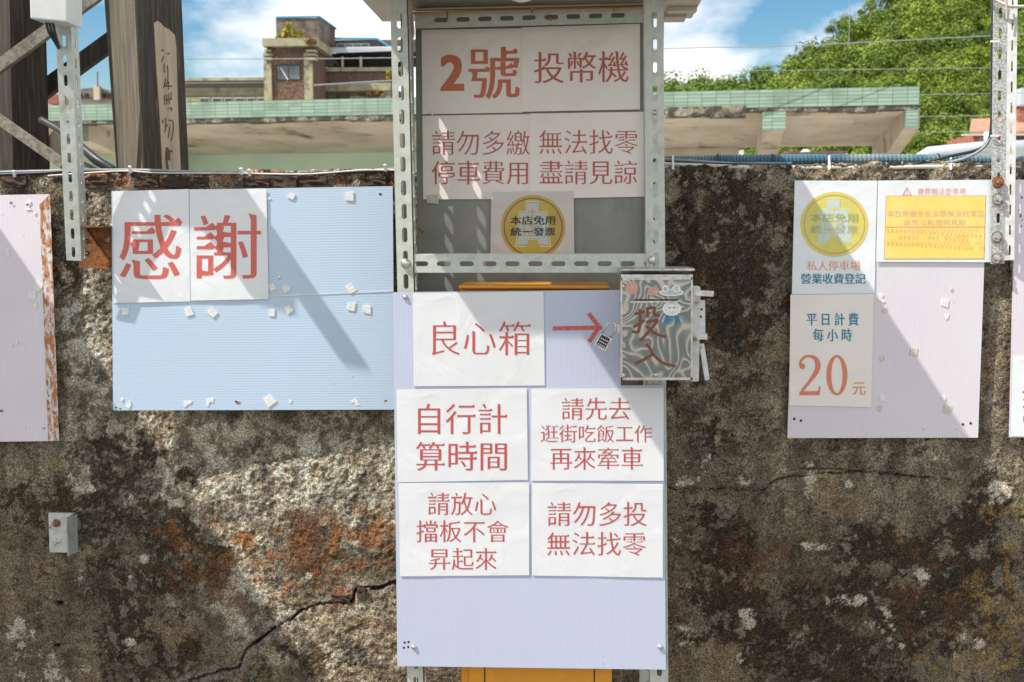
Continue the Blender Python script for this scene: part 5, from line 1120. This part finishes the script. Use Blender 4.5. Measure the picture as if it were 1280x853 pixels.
# broken black underside of the edge: uneven pieces
mb = MB(); r_ = random.Random(4); s = 0
while s < Lc - .05:
    l = r_.uniform(.25, .8); h = r_.uniform(.06, .11); big_ = s_at(820) < s < s_at(925)
    h = r_.uniform(.13, .19) if big_ else h
    a, b = cp_(s, 0.012 if not big_ else -0.004, -FH - h + (.06 if big_ else 0)), None
    e = min(s + l, Lc - .02); y0 = .010 if not big_ else -.006
    mb.add([cp_(s, y0, -FH + .02 - h), cp_(e, y0, -FH + .02 - h * r_.uniform(.7, 1.1)), cp_(e, y0, -FH + .03 + (h * .25 if big_ else 0)), cp_(s, y0, -FH + .03 + (h * .25 if big_ else 0)),
            cp_(s, .28, -FH + .02 - h), cp_(e, .28, -FH + .02 - h), cp_(e, .28, -FH + .03), cp_(s, .28, -FH + .03)], [(0, 1, 2, 3), (4, 7, 6, 5), (0, 4, 5, 1), (3, 2, 6, 7), (1, 5, 6, 2), (0, 3, 7, 4)]); s = e
mb.build('broken_underside', M['broken_edge'], pcn)
# soffit sheet, dropping towards the columns
BD = 4.4
mb = MB(); mb.add([cp_(0, .285, -FH - .02), cp_(Lc - .04, .285, -FH - .02), cp_(Lc - .04, BD, -FH - .36), cp_(0, BD, -FH - .36)], [(0, 3, 2, 1)]); mb.build('soffit', M['soffit'], pcn)
# cross beams: tile-clad nose, deepening towards the columns
for px in (88, 968, 1134):
    s = s_at(px)
    w2 = 0.20
    if px == 1134: s = Lc - 0.10; w2 = 0.11
    uvbox('beam_nose', s - w2, s + w2 if px != 1134 else Lc - .005, 0.02, 0.28, -FH - .36, -FH - .03, M['tile'])
    e = s + (w2 if px != 1134 else .18)
    vs = [cp_(s - w2 + .02, .281, -FH - .34), cp_(e - .01, .281, -FH - .34), cp_(e - .01, .281, -FH - .0), cp_(s - w2 + .02, .281, -FH), cp_(s - w2 + .02, BD, -FH - 1.0), cp_(e - .01, BD, -FH - 1.0), cp_(e - .01, BD, -FH), cp_(s - w2 + .02, BD, -FH)]
    MB().add(vs, [(0, 1, 2, 3), (1, 5, 6, 2), (5, 4, 7, 6), (4, 0, 3, 7), (0, 4, 5, 1)]).build('cross_beam', M['soffit'], pcn)
    uvbox('column', s - .25, s + .2, BD - .1, BD + .35, -5.2, -FH - .9, M['mint_wall'] if px != 1134 else M['soffit'])
# mint wall of the station house under the left part
uvbox('back_wall', 0, s_at(520), BD + .02, BD + .3, -4.0, -FH - .30, M['mint_wall'])
uvbox('end_beam', s_at(520), s_at(930), BD + .05, BD + .3, -FH - .55, -FH - .30, M['soffit'])
lampm = mat('weathered_tube_lamp', (0.48, 0.42, 0.32), 0.6, 0, (0.3, 0.2, 0.12), 3, 0.5, 0.65)
ta, tb = PZ(332, 203, 0) * 0, None
tl = MB(); q0, q1 = P(334, 203.5, 24.5), P(407, 202.8, 24.5); tl.tube([q0, q1], 0.055, 10); tag(tl.build('tube_lamp', lampm, None, True), 'weathered long tube lamp fixed under the canopy left of the steel frame', 'lamp')
tag(MB().bar(P(232, 204, 24.6), P(240, 204, 24.6), .05, .05).build('wall_hook', M['rusty_bolt']), 'small dark hook under the canopy beside the thick timber post', 'hook')

# ================================================================ BUILDINGS BEYOND
M['brown_tile'] = mat('brown_tile_cladding', (0.085, 0.046, 0.03), 0.85, 0, (0.20, 0.12, 0.08), 7, 0.42, 0.6, 0.3, 9, 0.03, col3=(0.08, 0.06, 0.05), scale3=0.8, lo3=0.52, hi3=0.7)
M['dark_tile'] = mat('dark_brown_cladding', (0.10, 0.06, 0.045), 0.85, 0, (0.15, 0.10, 0.08), 5, 0.42, 0.6)
M['cream'] = mat('stained_cream_render', (0.38, 0.36, 0.23), 0.85, 0, (0.27, 0.25, 0.17), 1.2, 0.4, 0.7, col3=(0.16, 0.14, 0.10), scale3=2.0, lo3=0.50, hi3=0.66)
M['soot'] = mat('sooty_render', (0.10, 0.082, 0.065), 0.9, 0, (0.20, 0.165, 0.135), 1.0, 0.4, 0.6, col3=(0.07, 0.06, 0.05), scale3=2.2, lo3=0.5, hi3=0.7)
M['blue_trim'] = mat('blue_metal_trim', (0.05, 0.30, 0.45), 0.5)
M['glass'] = mat('dark_window_glass', (0.05, 0.06, 0.065), 0.12, 0, (0.12, 0.14, 0.15), 0.8, 0.4, 0.6, spec=0.8)
M['interior'] = mat('dark_interior', (0.02, 0.018, 0.016), 0.9)
M['far_white'] = mat('far_white_paint', (0.62, 0.63, 0.62), 0.7, 0, (0.5, 0.5, 0.48), 1)
M['roof_metal'] = mat('pale_corrugated_roof', (0.50, 0.54, 0.58), 0.5, 0.2, (0.42, 0.46, 0.5), 0.8)
M['far_brick'] = mat('red_brick_far', (0.26, 0.085, 0.055), 0.9, 0, (0.34, 0.13, 0.085), 4, 0.4, 0.6)
M['far_rooftile'] = mat('red_roof_tile', (0.36, 0.16, 0.11), 0.85, 0, (0.42, 0.22, 0.15), 3, 0.4, 0.6)
DT = 68.0
def blk(name, x0, y0, x1, y1, d, dep, material, parent):
    a, b = P(x0, y1, d), P(x1, y0, d); return MB().box((a.x, d, a.z), (b.x, d + dep, b.z)).build(name, material, parent)
def window(x0, y0, x1, y1, d, parent, mull=1, frame='far_white', nm='window', fr=.6):
    a, b = P(x0, y1, d), P(x1, y0, d); wv_ = (b.x - a.x); f = fr * d / 1400
    w_ = MB()
    w_.box((a.x, d - .05, a.z), (b.x, d - .002, a.z + f)); w_.box((a.x, d - .05, b.z - f), (b.x, d - .002, b.z)); w_.box((a.x, d - .05, a.z + f), (a.x + f, d - .002, b.z - f)); w_.box((b.x - f, d - .05, a.z + f), (b.x, d - .002, b.z - f))
    for k in range(mull): xm = a.x + wv_ * (k + 1) / (mull + 1); w_.box((xm - f / 2, d - .045, a.z + f), (xm + f / 2, d - .003, b.z - f))
    o = w_.build(nm, M[frame], parent)
    MB().box((a.x + f, d - .03, a.z + f), (b.x - f, d - .004, b.z - f)).build('pane', M['glass'], o); return o
tw = thing('tower_house', tuple(P(370, 240, DT)), 'brown tiled stair tower house with cream corner strips and one dark window', 'house')
blk('tower_wall', 338, 56, 391, 260, DT, 3.5, M['brown_tile'], tw)
for x0, x1 in ((333.2, 338.6), (383, 390)): blk('corner_strip', x0, 66, x1, 260, DT - .18, .5, M['cream'], tw)
for y in (62, 67, 72):
    for x0, x1 in ((330.5, 339.5), (382.5, 394)): blk('corner_moulding', x0, y, x1, y + 3, DT - .4, .8, M['cream'], tw)
a, b = P(328, 58, DT - .6), P(396, 47.5, DT - .6)
MB().box((a.x, DT - .6, a.z), (b.x, DT + 3.6, b.z)).build('parapet', M['cream'], tw)
def side_wall(x, y0, x2, y2, y1, y3, d0, d1, material, nm, parent):
    return MB().prism([P(x, y0, d0), P(x2, y2, d1), P(x2, y3, d1), P(x, y1, d0)], (-.15, 0.02, 0)).build(nm, material, parent)
side_wall(391, 58, 408, 62, 260, 250, DT, DT + 5.0, M['dark_tile'], 'side_wall', tw)
blk('roof_room', 345.5, 22.5, 399, 60, DT + 1.0, 3.0, M['soot'], tw)
side_wall(399, 22, 419, 37, 60, 62, DT + 1.0, DT + 7, M['brown_tile'], 'roof_room_side', tw)
MB().bar(P(345, 22, DT + .98), P(399.5, 21, DT + .98), .10, .12).build('roof_trim', M['blue_trim'], tw); MB().bar(P(399.5, 21.4, DT + .98), P(420, 36, DT + 7), .12, .12).build('roof_trim', M['blue_trim'], tw)
window(346, 81.5, 375.5, 100.5, DT, tw, 1, 'interior', fr=.8)
MB().bar(P(351, 85, DT - .09), P(360, 100, DT - .09), .07, .04).build('window_bar', M['far_white'], tw)
hs = thing('balcony_house', tuple(P(450, 240, DT + 5)), 'dark brown house with stacked balconies and a pale awning roof', 'house')
DH = DT + 5
blk('upper_wall', 419, 49.5, 520, 66, DH, 3, M['dark_tile'], hs)
MB().bar(P(419, 48.5, DH - .1), P(472, 48.7, DH - .1), .12, .2).build('roof_trim', M['blue_trim'], hs); MB().bar(P(472, 49, DH - .1), P(488, 59, DH - .1), .12, .2).build('roof_trim', M['blue_trim'], hs)
window(421, 54.5, 462, 62, DH, hs, 3, 'far_white', 'roof_light')
MB().prism([P(402, 61, DH - 1.2), P(500, 59.5, DH - 1.2), P(500, 63.5, DH - 1.2), P(406, 67, DH - 1.2)], (0, 1.1, 0.25)).build('awning', M['roof_metal'], hs)
blk('balcony_recess', 408, 66, 520, 84, DH + .3, .4, M['interior'], hs)
for x in (428, 451): blk('balcony_post', x - 1.2, 71, x + 1.2, 84, DH - .3, .15, M['far_white'], hs)
blk('balcony_rail_top', 405, 84, 500, 89.5, DH - .7, .9, M['cream'], hs)
blk('balcony_front', 406, 89.5, 500, 103.5, DH - .5, .7, M['dark_tile'], hs)
blk('lower_beam', 398, 103.5, 488, 114, DH - .7, 1.0, M['cream'], hs)
blk('beam_post', 480, 114, 487.5, 250, DH - .6, .8, M['cream'], hs)
blk('lower_wall', 398, 114, 500, 250, DH + .2, 2.5, M['soot'], hs)
window(408, 123, 424, 128.5, DH + .2, hs, 0, 'interior'); window(438, 121, 455, 131, DH + .2, hs, 1)
ah = thing('annex_house', tuple(P(280, 240, DT + 2)), 'low cream flat-roofed building with a row of windows beside the tower house', 'building')
DA = DT + 2
blk('roof_parapet', 150, 97, 334, 102, DA, 4, M['cream'], ah); blk('brown_band', 150, 102, 334, 105.6, DA + .15, 4, M['roof_beige'], ah)
blk('dark_pipe', 226, 106.3, 334, 109.8, DA - .3, .2, M['black'], ah); blk('wall', 150, 105.6, 334, 250, DA + .3, 3, M['cream'], ah); blk('ledge', 228, 119.3, 334, 121.3, DA - .1, .3, M['soot'], ah)
for x0, x1 in ((250, 262), (266, 278), (281, 291), (294, 306), (309, 319), (322, 332)): window(x0 + 15 if False else x0, 122.4, x1, 131.5, DA + .3, ah, 0, 'far_white', fr=1.0)
# yellow-green shrubs growing on the tower and in the balcony
def leafcloud(name, pts, n, size, material, parent=None, seed=0, flat=0.6):
    r = np.random.RandomState(seed); V_, F_ = [], []
    cen = np.array([p[:3] for p in pts]); rad_ = np.array([p[3] for p in pts])
    k = r.randint(0, len(pts), n); d = r.normal(size=(n, 3)); d /= np.linalg.norm(d, axis=1)[:, None]; q = cen[k] + d * (rad_[k] * r.uniform(.45, 1.05, n))[:, None]
    u = r.normal(size=(n, 3)); u /= np.linalg.norm(u, axis=1)[:, None]; v = np.cross(u, d + r.normal(size=(n, 3)) * .5); v /= np.linalg.norm(v, axis=1)[:, None] + 1e-9
    s_ = size * r.uniform(.6, 1.4, n)[:, None]
    V_ = np.stack([q - u * s_, q + v * s_ * flat, q + u * s_, q - v * s_ * flat], 1).reshape(-1, 3); F_ = [(4 * i, 4 * i + 1, 4 * i + 2, 4 * i + 3) for i in range(n)]
    return meshobj(name, V_, F_, material, parent)
def leaf_mat(name, c1, c2, c3):
    m = bpy.data.materials.new(name); m.use_nodes = True; n, l = m.node_tree.nodes, m.node_tree.links; b = n['Principled BSDF']; b.inputs['Roughness'].default_value = .6; b.inputs['Specular IOR Level'].default_value = .25
    g_ = n.new('ShaderNodeNewGeometry'); oi = n.new('ShaderNodeObjectInfo'); cr_ = n.new('ShaderNodeValToRGB'); cr_.color_ramp.elements[0].color = (*c1, 1); cr_.color_ramp.elements[1].color = (*c3, 1); e = cr_.color_ramp.elements.new(.5); e.color = (*c2, 1)
    ad_ = n.new('ShaderNodeMath'); ad_.operation = 'MULTIPLY_ADD'; ad_.inputs[1].default_value = .45; l.new(g_.outputs['Random Per Island'], ad_.inputs[0])
    at2 = n.new('ShaderNodeAttribute'); at2.attribute_name = 'tone'; m2 = n.new('ShaderNodeMath'); m2.operation = 'MULTIPLY'; m2.inputs[1].default_value = .6; l.new(at2.outputs['Fac'], m2.inputs[0]); l.new(m2.outputs[0], ad_.inputs[2]); ad_.inputs[1].default_value = .35
    l.new(ad_.outputs[0], cr_.inputs[0]); l.new(cr_.outputs[0], b.inputs['Base Color'])
    tr = n.new('ShaderNodeBsdfTranslucent'); l.new(cr_.outputs[0], tr.inputs[0]); ms = n.new('ShaderNodeMixShader'); ms.inputs[0].default_value = .12; o = n['Material Output']; l.new(b.outputs[0], ms.inputs[1]); l.new(tr.outputs[0], ms.inputs[2]); l.new(ms.outputs[0], o.inputs[0])
    return m
M['leaf_y'] = leaf_mat('yellow_green_leaves', (0.28, 0.26, 0.04), (0.48, 0.42, 0.08), (0.60, 0.50, 0.14))
M['leaf_dry'] = leaf_mat('dry_orange_leaves', (0.22, 0.14, 0.05), (0.36, 0.22, 0.08), (0.45, 0.3, 0.1))
M['leaf'] = leaf_mat('hill_leaves', (0.022, 0.052, 0.010), (0.12, 0.19, 0.018), (0.36, 0.40, 0.05))
def shrub(name, spots, d, n, size, m, label):
    pts = [(*P(x, y, d), r * d / 1400) for x, y, r in spots]; t = thing(name, tuple(P(spots[0][0], spots[0][1] + 8, d)), label, 'shrub'); leafcloud('foliage', pts, n, size, m, t, seed=len(label))
    mb = MB()
    for x, y, r in spots[:3]: mb.tube([P(spots[0][0], max(s_[1] for s_ in spots) + 4, d), P(x, y, d)], .03, 5)
    mb.build('stem', M['wood_mid'], t)
shrub('shrub', [(359, 40, 6), (354, 46, 5), (366, 42, 6), (360, 32, 4), (372, 46, 5), (348, 48, 4), (377, 41, 3)], DT - .1, 900, .11, M['leaf_y'], 'yellow-green shrub growing on top of the brown stair tower')
shrub('shrub', [(388, 50, 4), (393, 52, 3), (384, 52, 3)], DT - .8, 250, .10, M['leaf_dry'], 'small pinkish dry shrub at the corner of the tower parapet')
shrub('shrub', [(461, 118, 4), (470, 116, 4), (478, 120, 4), (458, 122, 3)], DH - 1.2, 350, .10, M['leaf_dry'], 'dry orange shrub in front of the lower balcony')
shrub('shrub', [(485, 92, 3), (485, 97, 2.5)], DH - 1.5, 160, .09, M['leaf_y'], 'bright yellow-green tuft hanging at the balcony corner')
# far houses at the left between the posts
fh = thing('far_house', tuple(P(120, 240, 90)), 'distant brown roofed houses between the two timber posts', 'house')
DF = 90
blk('house_wall', 58, 118, 145, 250, DF, 4, M['roof_beige'], fh); MB().prism([P(92, 122, DF - .5), P(103, 111, DF - .5), P(124, 109, DF - .5), P(140, 117, DF - .5), P(146, 123, DF - .5)], (0, 3, 0)).build('roof', M['soot'], fh)
blk('chimney', 117, 107, 124, 125, DF - .8, .5, M['soffit'], fh); blk('side_block', 60, 118, 75, 130, DF - 1, 1, M['far_brick'], fh); MB().bar(P(122, 108, DF - .8), P(122, 90, DF - .8), .08, .08).build('aerial', M['soot'], fh)
for x in (98, 106, 128, 134): blk('window', x, 117, x + 4, 121, DF - .6, .1, M['interior'], fh)
# right: brick house, metal duct roofs
DB = 55
rh = thing('brick_house', tuple(P(1260, 240, DB)), 'small red brick house with a tiled roof and chimney, behind the right post', 'house')
blk('wall', 1213.5, 168, 1330, 250, DB, 4, M['far_brick'], rh)
MB().prism([P(1212, 168, DB - .6), P(1214, 152, DB + 1.5), P(1330, 146, DB + 1.5), P(1330, 166, DB - .6)], (0, 0, .12)).build('roof', M['far_rooftile'], rh)
blk('fascia', 1203, 167.2, 1330, 169.6, DB - .7, .2, M['far_white'], rh); blk('chimney', 1273, 130, 1281, 158, DB + .5, .6, M['far_brick'], rh); blk('chimney_cap', 1271.5, 127, 1282, 131, DB + .4, .8, M['far_rooftile'], rh)
window(1224, 172.5, 1231, 181, DB, rh, 0, 'far_white'); blk('door', 1256, 168, 1290, 250, DB - .1, .1, M['dark_tile'], rh)
blk('vent_stack', 1276, 110, 1290, 131, DB - 3, .8, M['roof_metal'], rh)
dq = thing('metal_roof', tuple(P(1190, 210, 30)), 'long silvery barrel roof sloping up behind the conduit at the right', 'roof')
MB().tube([P(1146, 197, 30), P(1160, 192.5, 30), P(1235, 186, 30), P(1330, 184, 30)], [.10, .2, .22, .22], 12).build('roof_sheet', M['roof_metal'], dq, True)
MB().tube([P(1236, 186, 29), P(1236.5, 165, 29)], .14, 10).build('upright_pipe', M['roof_metal'], dq, True)
lw = thing('low_sheds', tuple(P(1000, 240, 45)), 'low dark roofed sheds under the canopy end', 'shed')
blk('shed_roof', 985, 188.5, 1060, 192, 45, 4, M['dark_tile'], lw); blk('shed_wall', 985, 192, 1060, 250, 45.5, 3, M['far_white'], lw); MB().tube([P(1007, 190, 44.6), P(1007, 187, 44.6)], [.22, .1], 10).build('roof_vent', M['far_white'], lw)
blk('shed_wall', 828, 188, 930, 250, 46, 3, M['far_white'], lw)
for x in (858, 872): blk('window', x, 190, x + 5, 200, 45.9, .1, M['interior'], lw)

# ================================================================ HILL AND FOREST
def ridge(px):                               # photo row of the wooded skyline
    return float(np.interp(px, [780, 828, 880, 930, 985, 1030, 1070, 1105, 1150, 1200, 1280, 1500], [122, 122, 120, 114, 92, 68, 38, 16, -8, -28, -50, -80]))
D0, D1 = 95.0, 230.0
def hill_pt(px, f):                          # f 0 at the foot, 1 at the skyline
    d = D0 + (D1 - D0) * f ** 1.15; r0 = 215.0; r1 = ridge(px) + 6
    row = r0 + (r1 - r0) * f ** 0.92
    return P(px, row, d)
hx = np.linspace(500, 1750, 90); hf = np.linspace(0, 1, 36); vs = []
for f in hf:
    for px in hx:
        p = hill_pt(px, f); vs.append((p.x, p.y, p.z + 0.7 * math.sin(px * .05 + f * 9)))
for px in hx: p = hill_pt(px, 1); vs.append((p.x * 1.6, p.y * 1.6 + 60, -2))
n1_ = len(hx); fs = [(j * n1_ + i, j * n1_ + i + 1, (j + 1) * n1_ + i + 1, (j + 1) * n1_ + i) for j in range(len(hf)) for i in range(n1_ - 1)]
M['hill'] = mat('undergrowth', (0.012, 0.024, 0.006), 0.95, 0, (0.035, 0.06, 0.012), 0.8, 0.4, 0.6, 0.5, 1.0, 0.3, spec=0.0)
tag(meshobj('hill', vs, fs, M['hill'], None, True), 'steep wooded hill behind the platform canopy', None, kind='structure')
def crown_mesh(seed, nl=1350):
    """one crown of leaf clumps around limbs, radius 1"""
    r = np.random.RandomState(seed); nc = 13; V_ = []; tone = []
    cs = r.normal(size=(nc, 3)); cs /= np.linalg.norm(cs, axis=1)[:, None]; cs *= r.uniform(.25, .72, nc)[:, None]; cs[:, 2] = np.abs(cs[:, 2]) * .85 - .1
    cr__ = r.uniform(.2, .42, nc); ct = r.rand(nc)
    for c, rr, t in zip(cs, cr__, ct):
        m = nl // nc; d = r.normal(size=(m, 3)); d[:, 2] = d[:, 2] * .9 + .25; d /= np.linalg.norm(d, axis=1)[:, None]
        q = c + d * (rr * r.uniform(.75, 1.08, m))[:, None]
        nn_ = d + r.normal(size=(m, 3)) * .22; u = np.cross(nn_, r.normal(size=(m, 3))); u /= np.linalg.norm(u, axis=1)[:, None]; v = np.cross(nn_, u); v /= np.linalg.norm(v, axis=1)[:, None]
        s_ = .034 * r.uniform(.5, 1.8, m)[:, None]
        V_.append(np.stack([q - u * s_, q + v * s_ * .7, q + u * s_, q - v * s_ * .7], 1).reshape(-1, 3)); tone.append(np.full(m * 4, t))
    return np.concatenate(V_), np.concatenate(tone)
CR = [crown_mesh(k) for k in range(8)]
def make_forest(spots, name, seed):
    VV, TT = [], []; r = random.Random(seed)
    for p, rr, tn in spots:
        Vc, Tc = CR[r.randrange(8)]; a = r.uniform(0, 6.28); c, s_ = math.cos(a), math.sin(a); sc_ = np.array([rr * r.uniform(.85, 1.2), rr, rr * r.uniform(.75, 1.1)])
        X = Vc * sc_; X = np.stack([X[:, 0] * c - X[:, 1] * s_, X[:, 0] * s_ + X[:, 1] * c, X[:, 2]], 1) + np.array(p)
        VV.append(X); TT.append(np.clip(Tc * .35 + tn, 0, 1))
    V_, T_ = np.concatenate(VV), np.concatenate(TT); nq = len(V_) // 4
    me = bpy.data.meshes.new(name); me.vertices.add(len(V_)); me.vertices.foreach_set('co', V_.ravel()); me.loops.add(nq * 4); me.loops.foreach_set('vertex_index', np.arange(nq * 4, dtype=np.int32))
    me.polygons.add(nq); me.polygons.foreach_set('loop_start', np.arange(0, nq * 4, 4, dtype=np.int32)); me.update(calc_edges=True)
    at = me.attributes.new('tone', 'FLOAT', 'POINT'); at.data.foreach_set('value', T_); me.materials.append(M['leaf'])
    o = bpy.data.objects.new(name, me); COL.objects.link(o); return o
spots = []; r_ = random.Random(12)
cells = [(812 + (i + r_.uniform(-.1, 1.1)) * 490 / 32, max(0.0, (j + r_.uniform(-.1, 1.1)) / 20) ** .9 if j + 1 < 20 else r_.uniform(.93, 1.0)) for i in range(32) for j in range(20)] + [(r_.uniform(1300, 1460), r_.random()) for _ in range(60)]
for px, f in cells:
    f = min(max(f, 0), 1)
    p = hill_pt(px, f); rr = (1.5 + 2.0 * f) * r_.choice((.75, .95, 1.1, 1.4, 1.8)); tn = r_.choice((.0, .0, .12, .3, .45, .6)) + r_.uniform(0, .15)
    spots.append(((p.x, p.y, p.z + rr * .35), rr, tn))
forest = make_forest(spots, 'hill_forest', 3); tag(forest, 'dense bright green forest covering the hill', None, kind='stuff')
# skyline trees that stand out one by one
for k, (px, f, rr, lab) in enumerate(((838, 1, 2.6, 'low rounded tree at the left foot of the skyline beside the steel frame'), (868, 1, 3.0, 'flat topped tree on the low ridge right of the steel frame'), (955, 1, 3.2, 'tree on the skyline above the broken canopy edge'),
                                      (1012, 1, 3.2, 'bushy tree halfway up the skyline'), (1052, 1, 4.2, 'tall dark tree standing out where the skyline steepens'), (1085, 1, 3.6, 'rounded tree high on the skyline below the top edge'))):
    p = hill_pt(px, f); t = thing('hill_tree', (p.x, p.y, p.z), lab, 'tree', 'trees on the skyline')
    o = make_forest([((0, 0, rr * 1.0), rr * .8, .15 + .08 * k), ((rr * .5, 0, rr * .7), rr * .55, .3), ((-rr * .5, .2, rr * .75), rr * .55, .2)], 'crown', k); o.parent = t; ORG[o.name] = (p.x, p.y, p.z)
    mb = MB(); b0 = Vector((p.x, p.y, p.z - 1.5)); mb.tube([b0, b0 + Vector((.1, 0, 1.6)), b0 + Vector((0, 0, 1.5 + rr * .8))], [.28, .2, .08], 7)
    for a in range(4): mb.tube([b0 + Vector((0, 0, 1.5 + rr * .3)), b0 + Vector((math.cos(a * 1.7) * rr * .5, math.sin(a * 1.7) * rr * .4, 1.5 + rr * .9))], [.1, .04], 5)
    mb.build('trunk', M['wood_dark'], t)
# overhead wires
def wire(pts, d, r, label, m='grey_cable'):
    tag(MB().tube(catmull([P(x, y, d) for x, y in pts], 4), r, 5).build('overhead_wire', M[m]), label, 'wire')
wire([(-80, 78), (60, 76), (230, 74), (490, 72.5), (830, 61), (1000, 57), (1238, 45), (1400, 38)], 17, .008, 'uppermost pale overhead wire crossing the sky and the hill')
wire([(820, 90), (1000, 88), (1240, 85), (1400, 83)], 17, .005, 'second overhead wire, just above the canopy at the right')
wire([(1150, 146), (1240, 144.5), (1400, 140)], 17, .005, 'third overhead wire at the right end of the canopy')
wire([(1146, 167), (1212, 164), (1400, 160)], 17, .004, 'lowest overhead wire before the brick house')
wire([(1062, -60), (1062, 28), (1060, 58)], 16.9, .006, 'thin vertical dropper wire hanging onto the uppermost wire')
wire([(1144, 119), (1240, 117), (1400, 114)], 17, .005, 'thin faint wire in front of the hill at the canopy end')
wire([(392, 107), (420, 105), (490, 101)], 60, .035, 'pale cable sagging across the balcony house')
